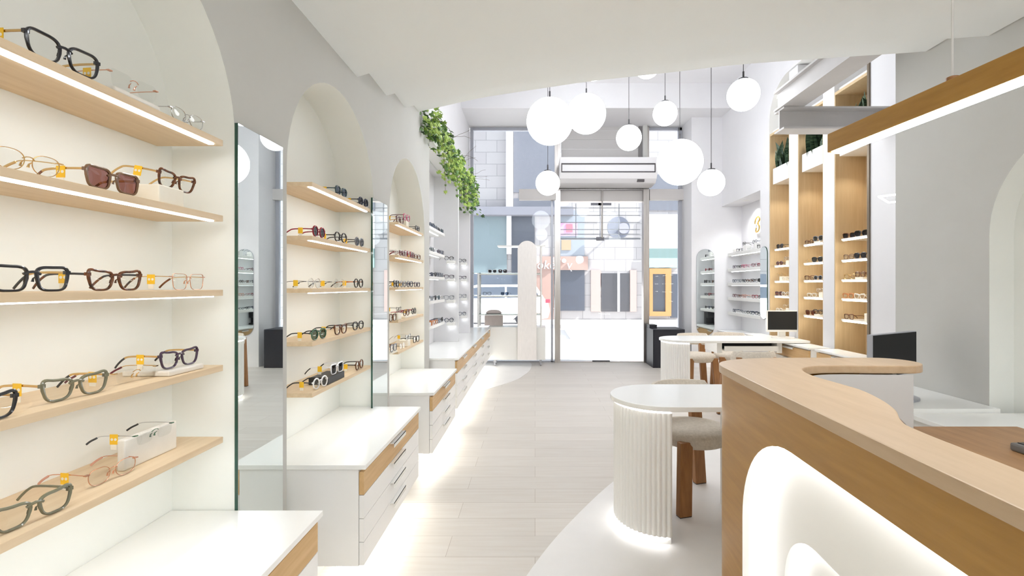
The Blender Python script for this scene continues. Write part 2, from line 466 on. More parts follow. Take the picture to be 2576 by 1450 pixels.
CACHE = {}
def eyewear_meshes(kind, rim, lod, tag):
    """rim: 'thick', 'thin' or 'none'; local frame: front at y=0 facing -Y, arms towards +Y, lowest point z=0"""
    key = (kind, rim, lod, tag)
    if key in CACHE:
        return CACHE[key]
    n = (36, 24, 14)[lod]
    pts, w, h = lens_outline(kind, n)
    tr = {'thick': .0036, 'thin': .0010, 'none': .0004}[rim]
    td = {'thick': .0036, 'thin': .0012, 'none': .0008}[rim]
    cx = w / 2 + .0078 + (tr if rim == 'thick' else 0)
    zc = -min(p[1] for p in pts) + tr
    top = max(p[1] for p in pts)
    sec = 6 if lod < 2 else 4
    fr = MB(); lens = []
    for sd in (-1, 1):
        path = [(sd * (cx + x), 0.0, zc + z) for x, z in pts]
        if rim != 'none':
            fr.tube(path, 1.0, sec, closed=True, flat=(td if sec > 4 else td * 1.2, tr * 1.15), up=(0, 1, 0)) if False else None
            # rim as a closed band: inner / outer rings front and back
            ring = []
            for i, (x, z) in enumerate(pts):
                a = pts[i - 1]; b = pts[(i + 1) % n]
                tx, tz = b[0] - a[0], b[1] - a[1]; L = math.hypot(tx, tz) or 1
                nx, nz = tz / L, -tx / L
                wt = tr * (1.35 if (rim == 'thick' and z > 0) else 1.0)
                for (dn, dy) in ((-tr * .35, -td * .6), (wt * .5, -td), (wt, -td * .4), (wt, td * .5), (wt * .5, td), (-tr * .35, td * .6)):
                    ring.append((sd * (cx + x + nx * dn), dy, zc + z + nz * dn))
            k = 6
            fs = []
            for i in range(n):
                j = (i + 1) % n
                for q in range(k):
                    r = (q + 1) % k
                    fs.append((i * k + q, i * k + r, j * k + r, j * k + q))
            fr.add(ring, fs)
        ln = MB()
        vs = [(sd * (cx + x), 0, zc + z) for x, z in pts]
        ln.add([(sd * cx, -.0012, zc)] + vs, [(0, i + 1, (i + 1) % n + 1) for i in range(n)])
        lens.append(ln)
    xin = cx - w / 2 + .004
    zb = zc + top * (.42 if kind in ('round', 'panto', 'oval') else .5)
    br = {'thick': .0032, 'thin': .0011, 'none': .0011}[rim]
    fr.tube([(-xin, 0, zb - .002), (-xin * .5, -.0015, zb + .002), (0, -.002, zb + .003), (xin * .5, -.0015, zb + .002), (xin, 0, zb - .002)], br, 6)
    xo = cx + w / 2 * (1.05 if kind != 'round' else 1.0)
    zh = zc + top * (.62 if kind not in ('round', 'panto') else .35)
    for sd in (-1, 1):
        e = {'thick': .004, 'thin': .0014, 'none': .0013}[rim]
        fr.box(min(sd * (xo - .004), sd * (xo + .006)), max(sd * (xo - .004), sd * (xo + .006)), -.002, .006, zh - e, zh + e)
    if lod < 2:
        for sd in (-1, 1):
            fr.tube([(sd * .0085, .001, zb - .006), (sd * .0075, .007, zb - .011), (sd * .007, .008, zb - .018)], [.0007, .0016, .0026], 6)
    tem = []
    for sd in (-1, 1):
        x = sd * (xo + .004)
        pth = [(x, .004, zh), (x, .05, zh + .001), (x * .995, .095, zh - .001), (x * .985, .112, zh - .008), (x * .97, .128, zh * .48), (x * .95, .140, .006)]
        pth = smooth_path(pth, 3 if lod < 2 else 1)
        nn = len(pth)
        rs = [(.0030 if rim == 'thick' else .0013) for i in range(nn)]
        a, b = MB(), MB()
        cut = int(nn * .52)
        a.tube(pth[:cut + 1], rs[:cut + 1], 6 if lod < 2 else 4, flat=(.55, 1.0))
        b.tube(pth[cut:], [.0030 if lod < 2 else .0032] * (nn - cut), 6 if lod < 2 else 4, flat=(.6, 1.0))
        tem.append((a, b))
    out = {'frame': mesh_of(fr, 'frame', smooth=True), 'lens': [mesh_of(l, 'lens', smooth=True) for l in lens],
           'temple': [(mesh_of(a, 'temple', smooth=True), mesh_of(b, 'temple_tip', smooth=True)) for a, b in tem], 'zh': zh, 'xo': xo, 'top': zc + top}
    if tag:
        sd = -1 if tag == 'near' else 1
        x = sd * (xo + .007)
        tg = MB().box(x - .0006, x + .0006, .046, .068, zh - .022, zh + .006)
        tw = MB().box(x - .0012, x + .0012, .049, .065, zh - .036, zh - .022)
        lg = MB()
        for q in (.052, .062):
            lg.lathe([(.0022, -.0011), (.0036, -.0011), (.0036, .0011), (.0022, .0011)], (x, q, zh - .008), 10, 'x')
        out['tag'] = mesh_of(tg, 'price_tag'); out['tagw'] = mesh_of(tw, 'tag_slip'); out['logo'] = mesh_of(lg, 'tag_logo')
    CACHE[key] = out
    return out

def mset(me, m):
    """mesh data with material m, one copy per (mesh, material)"""
    k = ('m', me.name, m.name)
    if k not in CACHE:
        c = me if not me.materials else me.copy()
        if me.materials:
            c.materials[0] = m
        else:
            c.materials.append(m)
        CACHE[k] = c
    return CACHE[k]

FR = {
    'black': mat('acetate_black', (28, 27, 34), .2, coat=.4), 'navy': mat('acetate_navy', (36, 48, 76), .2, coat=.4),
    'tort': mottled('acetate_tortoise', (40, 24, 18), (128, 74, 40), nscale=70, rough=.2, detail=2), 'brown': mat('acetate_brown', (120, 88, 62), .25, coat=.4),
    'olive': mat('acetate_olive', (112, 110, 88), .25, coat=.4), 'red': mat('acetate_red', (150, 30, 52), .25, coat=.4), 'wine': mat('acetate_wine', (98, 32, 48), .25, coat=.4),
    'purple': mat('acetate_plum', (62, 42, 66), .2, coat=.4), 'grey': mat('acetate_grey', (128, 132, 140), .25, coat=.4), 'teal': mat('acetate_teal', (52, 76, 84), .25, coat=.4),
    'gold': mat('metal_gold', (214, 178, 122), .2, 1.0), 'rose': mat('metal_rose_gold', (222, 170, 146), .2, 1.0), 'silver': mat('metal_silver', (205, 205, 208), .2, 1.0),
    'white': mat('acetate_white', (240, 240, 242), .3), 'clear': mat('acetate_crystal', (226, 222, 214), .15), 'amber': mottled('acetate_amber', (170, 92, 44), (212, 138, 82), nscale=60, rough=.2),
    'green': mat('acetate_green', (66, 104, 80), .25, coat=.4), 'pink': mat('acetate_pink', (206, 96, 130), .25, coat=.4), 'blush': mat('acetate_blush', (222, 168, 150), .25),
}
LN = {'clear': glassy('lens_clear', (246, 247, 246), 1.5), 'dark': glassy('lens_dark', (52, 50, 54), 1.5), 'brown': glassy('lens_brown', (150, 104, 100), 1.5),
      'blue': glassy('lens_blue', (96, 112, 134), 1.5), 'green': glassy('lens_green', (96, 116, 104), 1.5)}
NAMES = {'black': 'black', 'navy': 'navy', 'tort': 'tortoiseshell', 'brown': 'brown', 'olive': 'olive grey', 'red': 'red', 'wine': 'wine red', 'purple': 'dark plum', 'grey': 'grey', 'teal': 'dark teal',
         'gold': 'gold wire', 'rose': 'rose gold wire', 'silver': 'silver wire', 'white': 'white', 'clear': 'clear', 'amber': 'amber', 'green': 'green', 'pink': 'pink', 'blush': 'blush'}
KN = {'round': 'round', 'panto': 'rounded', 'square': 'square', 'rect': 'rectangular', 'cat': 'cat-eye', 'big': 'large', 'oval': 'oval'}

def eyewear(place, loc, face, kind='square', fr='black', lens='clear', rim='thick', temple=None, lod=1, tag=None, rz=0.0, tilt=0.0, group=None, tip=None):
    """face=+1: looks to +X (left wall); -1: looks to -X; 0: looks to -Y"""
    E = eyewear_meshes(kind, rim, lod, tag)
    sun = lens != 'clear'
    t = bpy.data.objects.new('sunglasses' if sun else 'eyeglasses', None); COL.objects.link(t)
    t.empty_display_size = .05
    t.location = loc
    t.rotation_euler = Euler((tilt, 0, (PI / 2 if face > 0 else (-PI / 2 if face < 0 else 0)) + rz), 'XYZ')
    props(t, '%s %s %s %s' % (NAMES[fr], KN[kind], 'sunglasses' if sun else 'glasses', place), 'sunglasses' if sun else 'glasses', group)
    fm = FR[fr]; tm = FR[temple or fr]; pm = FR[tip] if tip else tm
    link('frame', mset(E['frame'], fm), t)
    for l in E['lens']:
        link('lens', mset(l, LN[lens]), t)
    for a, b in E['temple']:
        te = link('temple', mset(a, tm), t)
        link('temple_tip', mset(b, pm), te)
    if tag:
        g = link('price_tag', mset(E['tag'], M_yellow), t, label='yellow price tag')
        link('tag_slip', mset(E['tagw'], M_tagw), g)
        if lod == 0:
            link('tag_logo', mset(E['logo'], M_tagw), g)
    return t

def block(label, x0, x1, y0, y1, z0, z1, m=None, name='display_block', group='small display blocks on the shelves', bev=0.004):
    c = ((x0 + x1) / 2, (y0 + y1) / 2, z0)
    return mk(name, MB().box(x0, x1, y0, y1, z0, z1), m or M_cream, bevel=bev, label=label, cat='display block', group=group, loc=c)

ORD = {1: ('only pair',), 2: ('leftmost', 'rightmost'), 3: ('leftmost', 'central', 'rightmost'), 4: ('leftmost', 'second from left', 'third from left', 'rightmost'),
       5: ('leftmost', 'second from left', 'central', 'fourth from left', 'rightmost'),
       6: ('leftmost', 'second from left', 'third from left', 'fourth from left', 'fifth from left', 'rightmost'),
       7: ('leftmost', 'second from left', 'third from left', 'central', 'fifth from left', 'sixth from left', 'rightmost')}
def on_shelf(i, n, row, unit):
    return '%s on %s shelf of %s' % (ORD[n][i], row, unit)

XG = -1.058
def sy(px, x=XG):
    return F * (-x) / (VX - px)

NEAR = {  # shelf: [(px centre, kind, frame, lens, rim, temple, tip, raise, x, yaw, tilt, tag)]
    0: [(162, 'big', 'black', 'clear', 'thick', 'gold', 'gold', 0, XG, .10, 0, 1), (338, 'square', 'rose', 'clear', 'none', 'rose', 'rose', .014, XG, .1, 0, 1), (472, 'oval', 'silver', 'clear', 'thin', 'silver', 'clear', 0, XG, .05, 0, 0)],
    1: [(68, 'oval', 'gold', 'clear', 'thin', 'gold', 'gold', 0, XG, .05, .12, 1), (285, 'square', 'brown', 'brown', 'thick', 'gold', 'tort', 0, XG, .05, 0, 1), (441, 'cat', 'tort', 'clear', 'thick', 'gold', 'gold', .052, -1.085, .0, .18, 1)],
    2: [(80, 'square', 'black', 'clear', 'thick', 'gold', 'black', 0, XG, .12, 0, 1), (291, 'cat', 'tort', 'clear', 'thick', 'black', 'tort', 0, XG, .05, 0, 1), (474, 'square', 'rose', 'clear', 'thin', 'gold', 'tort', 0, XG, .0, 0, 1)],
    3: [(-62, 'cat', 'black', 'clear', 'thick', 'gold', 'black', 0, XG, .0, 0, 1), (192, 'cat', 'olive', 'clear', 'thick', 'gold', 'black', 0, -1.083, .12, 0, 1), (344, 'rect', 'gold', 'clear', 'none', 'gold', 'wine', 0, -1.105, .05, 0, 1), (452, 'cat', 'purple', 'clear', 'thick', 'gold', 'black', .016, -1.088, .05, 0, 1)],
    4: [(88, 'cat', 'olive', 'clear', 'thick', 'olive', 'olive', 0, XG - .012, .12, 0, 1), (284, 'oval', 'rose', 'clear', 'thin', 'rose', 'blush', 0, -1.098, .12, 0, 1), (390, 'rect', 'green', 'clear', 'none', 'silver', 'black', .058, -1.10, .02, 0, 1)],
}
for k, items in NEAR.items():
    for i, (px, kind, fr, ln, rim, tmp, tip, up, x, yaw, tilt, tg) in enumerate(items):
        eyewear(on_shelf(i, len(items), ROWS[k], UNITS[0]), (x, sy(px, x), SHELF_Z[k] + .001 + up), 1, kind, fr, ln, rim, tmp, 0, 'near' if tg else None, -yaw, tilt, 'eyewear in the nearest arched niche', tip)
N0 = UNITS[0]
block('low pale stone pad under rimless glasses on top shelf of ' + N0, -1.16, -1.048, sy(338) - .07, sy(338) + .075, SHELF_Z[0] + .0005, SHELF_Z[0] + .014, M_marble)
block('cream upright block under tortoiseshell cat-eye glasses in ' + N0, -1.15, -1.055, sy(432) - .05, sy(432) + .045, SHELF_Z[1] + .0005, SHELF_Z[1] + .052)
block('flat pale pad under dark plum glasses on fourth shelf of ' + N0, -1.20, -1.062, sy(452, -1.088) - .075, sy(452, -1.088) + .07, SHELF_Z[3] + .0005, SHELF_Z[3] + .016, M_marble)
yb_ = sy(372, -1.12)
block('tall white marble slab standing on bottom shelf of ' + N0, -1.135, -1.115, yb_ - .085, yb_ + .105, SHELF_Z[4] + .0005, SHELF_Z[4] + .085, M_marble)

def run(unit, table, gname, x=XG, lod=1):
    for k, items in table.items():
        for i, it in enumerate(items):
            px, kind, fr, ln, rim, tmp, tip, up, tg = it
            eyewear(on_shelf(i, len(items), ROWS[k], UNITS[unit]), (x, sy(px, x), SHELF_Z[k] + .001 + up), 1, kind, fr, ln, rim, tmp, lod, 'near' if tg else None, random.uniform(-.12, .05), 0, gname, tip)
run(1, {
    0: [(858, 'panto', 'teal', 'blue', 'thick', 'teal', 'teal', 0, 1), (914, 'round', 'navy', 'dark', 'thick', 'black', 'black', 0, 1)],
    1: [(802, 'round', 'red', 'dark', 'thick', 'red', 'red', 0, 1), (857, 'round', 'black', 'clear', 'thick', 'black', 'black', 0, 1), (904, 'round', 'grey', 'dark', 'thick', 'black', 'black', 0, 1)],
    2: [(791, 'round', 'silver', 'clear', 'thin', 'black', 'black', 0, 1), (853, 'round', 'clear', 'clear', 'thin', 'black', 'black', 0, 1), (902, 'round', 'black', 'clear', 'thick', 'amber', 'black', 0, 1)],
    3: [(802, 'round', 'green', 'green', 'thick', 'black', 'black', 0, 1), (857, 'cat', 'tort', 'clear', 'thick', 'black', 'black', 0, 1), (901, 'panto', 'black', 'clear', 'thick', 'black', 'black', 0, 0)],
    4: [(806, 'round', 'white', 'clear', 'thick', 'black', 'black', 0, 1), (848, 'square', 'white', 'dark', 'thick', 'white', 'black', .036, 1), (904, 'round', 'tort', 'clear', 'thick', 'black', 'black', 0, 1)],
}, 'eyewear in the middle arched niche')
block('black box under white sunglasses on bottom shelf of middle arched niche', -1.15, -1.05, sy(848) - .13, sy(848) + .08, SHELF_Z[4] + .0005, SHELF_Z[4] + .036, M_black, 'display_box')
run(2, {
    0: [(1006, 'square', 'wine', 'clear', 'thick', 'gold', 'wine', 0, 1), (1023, 'square', 'pink', 'clear', 'thick', 'wine', 'wine', .045, 0), (1050, 'panto', 'black', 'clear', 'thick', 'black', 'black', 0, 0)],
    1: [(998, 'rect', 'clear', 'clear', 'thin', 'tort', 'tort', 0, 1), (1012, 'rect', 'wine', 'clear', 'thick', 'wine', 'wine', 0, 0), (1025, 'square', 'red', 'clear', 'thick', 'red', 'red', 0, 0), (1037, 'square', 'wine', 'clear', 'thick', 'wine', 'wine', 0, 0), (1050, 'rect', 'tort', 'clear', 'thick', 'red', 'red', 0, 1)],
    2: [(997, 'square', 'black', 'clear', 'thick', 'black', 'black', 0, 1), (1014, 'panto', 'grey', 'clear', 'thick', 'black', 'black', 0, 1), (1031, 'panto', 'navy', 'clear', 'thick', 'tort', 'black', 0, 1), (1049, 'rect', 'purple', 'clear', 'thick', 'purple', 'purple', 0, 0)],
    3: [(988, 'square', 'tort', 'clear', 'thick', 'wine', 'wine', 0, 1), (1003, 'cat', 'black', 'clear', 'thin', 'black', 'black', .052, 1), (1022, 'panto', 'tort', 'clear', 'thick', 'red', 'black', .016, 0), (1041, 'round', 'black', 'clear', 'thick', 'red', 'black', .016, 1)],
    4: [(990, 'square', 'grey', 'clear', 'thick', 'tort', 'tort', .012, 1), (1012, 'panto', 'clear', 'clear', 'thin', 'tort', 'tort', 0, 0), (1027, 'cat', 'navy', 'clear', 'thin', 'silver', 'silver', .052, 1), (1047, 'square', 'black', 'clear', 'thick', 'black', 'black', 0, 0)],
}, 'eyewear in the third arched niche')
N2 = UNITS[2]
block('cream upright block under pink glasses on top shelf of ' + N2, -1.15, -1.05, sy(1023) - .04, sy(1023) + .04, SHELF_Z[0] + .0005, SHELF_Z[0] + .045)
block('cream upright block under black cat-eye glasses on fourth shelf of ' + N2, -1.15, -1.05, sy(1003) - .04, sy(1003) + .05, SHELF_Z[3] + .0005, SHELF_Z[3] + .052)
block('flat cream pad under two pairs on fourth shelf of ' + N2, -1.18, -1.048, sy(1022) - .06, sy(1041) + .07, SHELF_Z[3] + .0005, SHELF_Z[3] + .016)
block('flat cream pad under grey square glasses on bottom shelf of ' + N2, -1.18, -1.048, sy(990) - .07, sy(990) + .07, SHELF_Z[4] + .0005, SHELF_Z[4] + .012)
block('cream upright block under navy glasses on bottom shelf of ' + N2, -1.15, -1.05, sy(1027) - .04, sy(1027) + .04, SHELF_Z[4] + .0005, SHELF_Z[4] + .052)

# ------------------------------------------------------------------ far left alcoves
ZA = (2.03, 1.77, 1.50, 1.235, 0.965)
frs = ['navy', 'grey', 'black', 'teal', 'silver', 'purple', 'navy', 'black']
for k, z in enumerate(ZA):
    lab = 'white rounded shelf, %s of five, in first alcove past the niches' % ROWS[k]
    pl = [(-1.298, 4.78)] + [(-1.105, 4.78), (-1.10, 5.78)] + arc(-1.23, 5.80, .13, 0, 80, 6) + [(-1.298, 5.93)]
    t = thing('white_shelf', lab, 'shelf', (-1.298, 5.15, z - .03), 'white shelves in the far alcoves')
    mk('board', MB().prism(pl, z - .03, z), M_white, t)
    mk('light_strip', MB().box(-1.18, -1.165, 4.82, 5.75, z - .032, z - .03), M_leds, t, label='glowing white strip')
    for i in range(4):
        f = 'amber' if (k == 4 and i < 2) else frs[(k * 3 + i) % 8]
        eyewear('%s on %s white shelf of first alcove' % (ORD[4][i], ROWS[k]), (-1.125, 5.20 + i * .19, z + .001), 1, ('square', 'panto', 'rect', 'round')[(k + i) % 4], f, 'blue' if k == 0 else 'clear', 'thick', f, 2, None, random.uniform(-.15, .15), 0, 'eyewear on the first alcove shelves')
for (yw, nm, xa, xb2, zz) in ((6.13, 'first', -1.14, -1.02, (1.72, 1.49, 1.22, .935)), (7.22, 'second', -1.13, -1.03, (1.748, 1.498, 1.217, .953))):
    for k, z in enumerate(zz):
        rr = ('top', 'second', 'third', 'bottom')[k]
        t = thing('wall_shelf', 'small white ledge, %s of four, on the end wall of %s alcove' % (rr, nm), 'shelf', ((xa + xb2) / 2, yw - .1, z - .02), 'white ledges on the alcove end walls')
        mk('board', MB().box(xa + .02, xb2, yw - .12, yw - .0005, z - .04, z), M_white, t, bevel=.004)
        mk('light_strip', MB().box(xa + .025, xb2 - .01, yw - .05, yw - .03, z - .042, z - .04), M_leds, t, label='glowing white strip')
        eyewear('alone on %s ledge of %s alcove end wall' % (rr, nm), ((xa + xb2) / 2 - .01, yw - .085, z + .001), 1, ('panto', 'rect', 'square', 'round')[k], ('black', 'purple', 'grey', 'navy')[k], 'clear', 'thick', 'black', 2, None, -.9, 0, 'eyewear on the alcove end walls')
# ------------------------------------------------------------------ oak niches on the right wall
OPEN = ((6.03, 6.535), (5.32, 5.83), (4.595, 5.12))       # first (far) .. third (near)
RU = ('far oak niche', 'middle oak niche', 'near oak niche')
for i, (a, b) in enumerate(OPEN):
    m = MB().box(3.54, 3.565, a, b, 0.5, 3.47)                  # back
    m.box(3.215, 3.54, a, a + .012, 0.5, 3.47); m.box(3.215, 3.54, b - .012, b, 0.5, 3.47); m.box(3.215, 3.54, a + .012, b - .012, 3.44, 3.47)
    mk('oak_lining', m, M_oakz, wall_right)
for (a, b) in ((5.12, 5.32), (5.83, 6.03)):
    struct('pillar_niche', MB().box(3.212, 3.569, a, b, 0.3, 4.10), M_wall_lit)
struct('trim_niche', MB().box(3.26, 3.569, 4.592, 6.538, 3.47, 3.52).box(3.26, 3.569, 4.592, 6.538, 3.92, 3.97), M_white)
struct('trim_corner', MB().box(3.195, 3.2105, 4.565, 4.592, 0.55, 3.55), mat('bronze_trim', (120, 108, 92), .35, .6))
ZR = (1.896, 1.673, 1.466, 1.266, 1.048)
for i, (a, b) in enumerate(OPEN):
    for k, z in enumerate(ZR):
        t = thing('white_shelf', 'white lit shelf, %s of five, in the %s' % (ROWS[k], RU[i]), 'shelf', (3.54, (a + b) / 2, z - .02), 'white shelves in the oak niches')
        mk('board', MB().box(3.245, 3.54, a + .013, b - .065, z - .02, z), M_white, t, bevel=.002)
        mk('light_strip', MB().box(3.243, 3.258, a + .02, b - .09, z - .026, z - .018), M_ledo, t, label='glowing white strip')
    # planter box and downlights
    z = 2.77
    t = thing('planter_box', 'white planter box high in the %s' % RU[i], 'planter', (3.4, (a + b) / 2, z), 'white planter boxes in the oak niches')
    pb = MB().box(3.225, 3.535, a + .013, b - .07, z, z + .02); pb.box(3.225, 3.24, a + .013, b - .07, z + .02, z + .21); pb.box(3.52, 3.535, a + .013, b - .07, z + .02, z + .21)
    pb.box(3.24, 3.52, a + .013, a + .028, z + .02, z + .21); pb.box(3.24, 3.52, b - .085, b - .07, z + .02, z + .21)
    mk('box', pb, M_white, t)
    mk('soil', MB().box(3.241, 3.519, a + .029, b - .086, z + .02, z + .16), mat('potting_soil', (52, 42, 34), .95), t)
    for (zz, lab) in ((z - .001, 'small round downlight under the planter box in the %s'), (3.439, 'small round downlight at the top of the %s')):
        d = thing('downlight', lab % RU[i], 'light', (3.28, a + .08, zz), 'downlights in the oak niches')
        mk('bezel', MB().lathe([(.014, 0), (.022, 0), (.022, -.004), (.014, -.004)], (3.28, a + .08, zz), 16), M_alu, d)
        mk('lens_disc', MB().lathe([(.0001, -.002), (.014, -.002), (.014, 0), (.0001, 0)], (3.28, a + .08, zz), 16), emis('downlight_lens', (255, 240, 210), 25), d)
        L = bpy.data.lights.new('niche_spot', 'SPOT'); L.energy = 3.5; L.spot_size = 1.9; L.spot_blend = .6; L.color = (1, .93, .82); L.shadow_soft_size = .02
        lo = bpy.data.objects.new('niche_spot', L); COL.objects.link(lo); lo.location = (3.33, (a + b) / 2, zz - .01)
    # snake plant: upright sword leaves
    p = thing('snake_plant', 'dark green snake plant in the planter of the %s' % RU[i], 'plant', (3.4, (a + b) / 2, z + .16), 'snake plants in the oak niches')
    rnd = random.Random(20 + i)
    sp = MB()
    for q in range(60):
        bx = 3.25 + rnd.random() * .22; by = a + .05 + rnd.random() * (b - a - .17)
        hh = .22 + rnd.random() * .20; lean = rnd.uniform(-.09, .09), rnd.uniform(-.09, .09); wd = .028 + rnd.random() * .018; an = rnd.uniform(0, PI); tw = rnd.uniform(-.5, .5)
        L_, R_, Mi = [], [], []
        for s_ in range(7):
            tt = s_ / 6
            wv = wd * (0.75 + .6 * math.sin(PI * min(tt * .9 + .05, 1)) ) * (1 - tt ** 4) + .0004
            cxp = bx + lean[0] * tt * tt; cyp = by + lean[1] * tt * tt; ca, sa = math.cos(an + tw * tt), math.sin(an + tw * tt)
            zz = z + .158 + hh * tt
            L_.append((cxp - wv * ca, cyp - wv * sa, zz)); R_.append((cxp + wv * ca, cyp + wv * sa, zz)); Mi.append((cxp + .3 * wv * sa, cyp - .3 * wv * ca, zz))
        base = len(L_); bk = [(x + .002 * 1, y, zc_) for x, y, zc_ in Mi]
        vs = L_ + Mi + R_
        sp.add(vs, [(j, j + 1, base + j + 1, base + j) for j in range(base - 1)] + [(base + j, base + j + 1, 2 * base + j + 1, 2 * base + j) for j in range(base - 1)])
    mk('leaves', sp, mottled('snake_leaf', (34, 56, 42), (104, 128, 96), scale=(3, 3, 30), nscale=2.5, rough=.45, detail=3, lo=.42, hi=.75), p, smooth=True)

def sr(px, x):
    return F * x / (px - VX)
XE = 3.275
WOOD = {
    0: {0: [(1962, 'big', 'black', 'dark', 'thick', 0)], 1: [(1961, 'round', 'purple', 'brown', 'thick', 0), (1978, 'round', 'silver', 'clear', 'thin', .058)], 2: [(1962, 'round', 'gold', 'clear', 'thin', .058), (1976, 'round', 'silver', 'clear', 'thin', 0)],
        3: [(1957, 'square', 'purple', 'brown', 'thick', 0), (1976, 'panto', 'clear', 'clear', 'thick', 0)], 4: [(1960, 'panto', 'clear', 'clear', 'thick', 0), (1978, 'round', 'silver', 'clear', 'thin', .058)]},
    1: {0: [(2034, 'panto', 'tort', 'clear', 'thick', 0), (2058, 'big', 'grey', 'blue', 'thick', .02)], 1: [(2033, 'round', 'gold', 'clear', 'thin', 0), (2056, 'big', 'black', 'blue', 'thick', 0)], 2: [(2037, 'square', 'tort', 'clear', 'thick', 0), (2058, 'panto', 'grey', 'dark', 'thick', 0)],
        3: [(2042, 'rect', 'clear', 'clear', 'thick', 0), (2062, "round", "silver", "clear", "thin", .058)], 4: [(2039, 'big', 'brown', 'brown', 'thick', 0), (2058, 'square', 'black', 'clear', 'thick', .02)]},
    2: {0: [(2136, 'square', 'tort', 'dark', 'thick', 0), (2167, 'big', 'black', 'dark', 'thick', 0)], 1: [(2135, 'square', 'brown', 'clear', 'thick', 0), (2164, 'big', 'black', 'dark', 'thick', 0)], 2: [(2138, 'square', 'gold', 'clear', 'thick', 0), (2164, 'square', 'tort', 'clear', 'thick', .02)],
        3: [(2133, 'square', 'amber', 'clear', 'thick', 0), (2162, 'cat', 'clear', 'clear', 'thick', 0)], 4: [(2136, 'square', 'tort', 'clear', 'thick', 0)]},
}
for u, tb in WOOD.items():
    for k, items in tb.items():
        for i, (px, kd, fr, ln, rim, up) in enumerate(items):
            y = min(max(sr(px, XE), OPEN[u][0] + .09), OPEN[u][1] - .13)
            eyewear(('on %s shelf of the %s' % (ROWS[k], RU[u])) if len(items) == 1 else on_shelf(i, len(items), ROWS[k], 'the ' + RU[u]), (XE, y, ZR[k] + .001 + up), -1, kd, fr, ln, rim, None, 2, None, random.uniform(0, .3), 0, 'eyewear in the oak niches')
            if up > .03:
                block('cream upright block under wire glasses on %s shelf of %s' % (ROWS[k], RU[u]), 3.29, 3.39, y - .045, y + .045, ZR[k] + .0005, ZR[k] + .058)
            elif up > 0:
                block('flat cream pad under %s glasses on %s shelf of %s' % (NAMES[fr], ROWS[k], RU[u]), 3.262, 3.39, y - .06, y + .06, ZR[k] + .0005, ZR[k] + .02)
block('cream block in the near oak niche beside tortoiseshell glasses on bottom shelf', 3.27, 3.37, 4.64, 4.74, ZR[4] + .0005, ZR[4] + .075)
block('cream block with brown tip on top shelf of the far oak niche', 3.29, 3.34, 6.05, 6.09, ZR[0] + .0005, ZR[0] + .085)

# counters along the right wall
cabinet('white drawer counter with oak top drawer under the near oak niche', 2.96, 3.208, 3.46, 5.05, 0.174, 0.73, side=-1, cols=2)
cabinet('white drawer counter with oak top drawer beside the far fluted table', 2.96, 3.208, 5.17, 6.78, 0.174, 0.724, side=-1, cols=2)
cabinet('white drawer counter with oak top drawer in the lit right alcove', 3.13, 3.548, 6.82, 8.19, 0.174, 0.635, side=-1, cols=2)

# ------------------------------------------------------------------ right alcove: five shelves
ZC = (1.953, 1.685, 1.45, 1.205, 0.955)
ALC = [  # kinds of frames per shelf, far to near
    [('round', 'clear'), ('square', 'black'), ('round', 'black'), ('rect', 'silver'), ('round', 'grey'), ('square', 'black')],
    [('square', 'purple'), ('rect', 'black'), ('square', 'pink'), ('panto', 'silver'), ('square', 'wine'), ('panto', 'red')],
    [('square', 'navy'), ('square', 'grey'), ('round', 'black'), ('panto', 'tort'), ('square', 'black'), ('big', 'black')],
    [('square', 'wine'), ('rect', 'tort'), ('square', 'blush'), ('rect', 'silver'), ('square', 'red'), ('round', 'black')],
    [('square', 'navy'), ('rect', 'silver'), ('rect', 'grey'), ('panto', 'black'), ('square', 'navy'), ('panto', 'black')],
]
for k, z in enumerate(ZC):
    t = thing('white_shelf', 'thick white shelf, %s of five, in the lit right alcove' % ROWS[k], 'shelf', (3.55, 7.5, z - .05), 'thick white shelves in the right alcove')
    mk('board', MB().box(3.30, 3.549, 6.85, 8.17, z - .05, z), M_matte, t, bevel=.002)
    mk('light_strip', MB().box(3.315, 3.33, 6.9, 8.05, z - (.056 if k < 2 else .051), z - .0495), M_leds, t, label='glowing white strip')
    for i, (kd, fr) in enumerate(ALC[k]):
        up = .09 if (k == 0 and i in (2, 4)) else 0
        y = 7.98 - i * .185
        eyewear(on_shelf(i, 6, ROWS[k], 'right alcove'), (3.335, y, z + .001 + up), -1, kd, fr, 'dark' if (kd == 'big') else 'clear', 'thin' if fr == 'silver' else 'thick', fr, 2, None, random.uniform(-.1, .3), 0, 'eyewear in the right alcove')
        if up:
            block('white block under %s glasses on top shelf of right alcove' % ('black round' if i == 2 else 'grey round'), 3.34, 3.43, y - .05, y + .05, z + .0005, z + .09, M_matte)
# backlit gilded letter on the alcove wall
t = thing('wall_letter', 'gold script letter glowing on the right alcove wall', 'sign', (3.545, 7.52, 2.25))
cy_, cz_ = 7.55, 2.37
pts = smooth_path([(3.53, cy_ + .10, cz_ + .02), (3.53, cy_ + .07, cz_ + .09), (3.53, cy_ - .01, cz_ + .12), (3.53, cy_ - .06, cz_ + .07), (3.53, cy_ - .0, cz_ + .015), (3.53, cy_ - .05, cz_ - .04), (3.53, cy_ - .02, cz_ - .10), (3.53, cy_ + .06, cz_ - .11), (3.53, cy_ + .05, cz_ - .05)], 6)
mk('stroke', MB().tube(pts, .016, 8, up=(1, 0, 0)), mat('gilded_letter', (232, 196, 120), .25, .8), t, smooth=True)
mk('back_light', MB().tube([(3.546, p[1], p[2]) for p in pts], .022, 6, flat=(1, .12), up=(1, 0, 0)), emis('letter_glow', (255, 250, 240), 9), t, smooth=True)
d = thing('downlight', 'round recessed downlight in the soffit of the right alcove', 'light', (3.33, 7.55, 2.759))
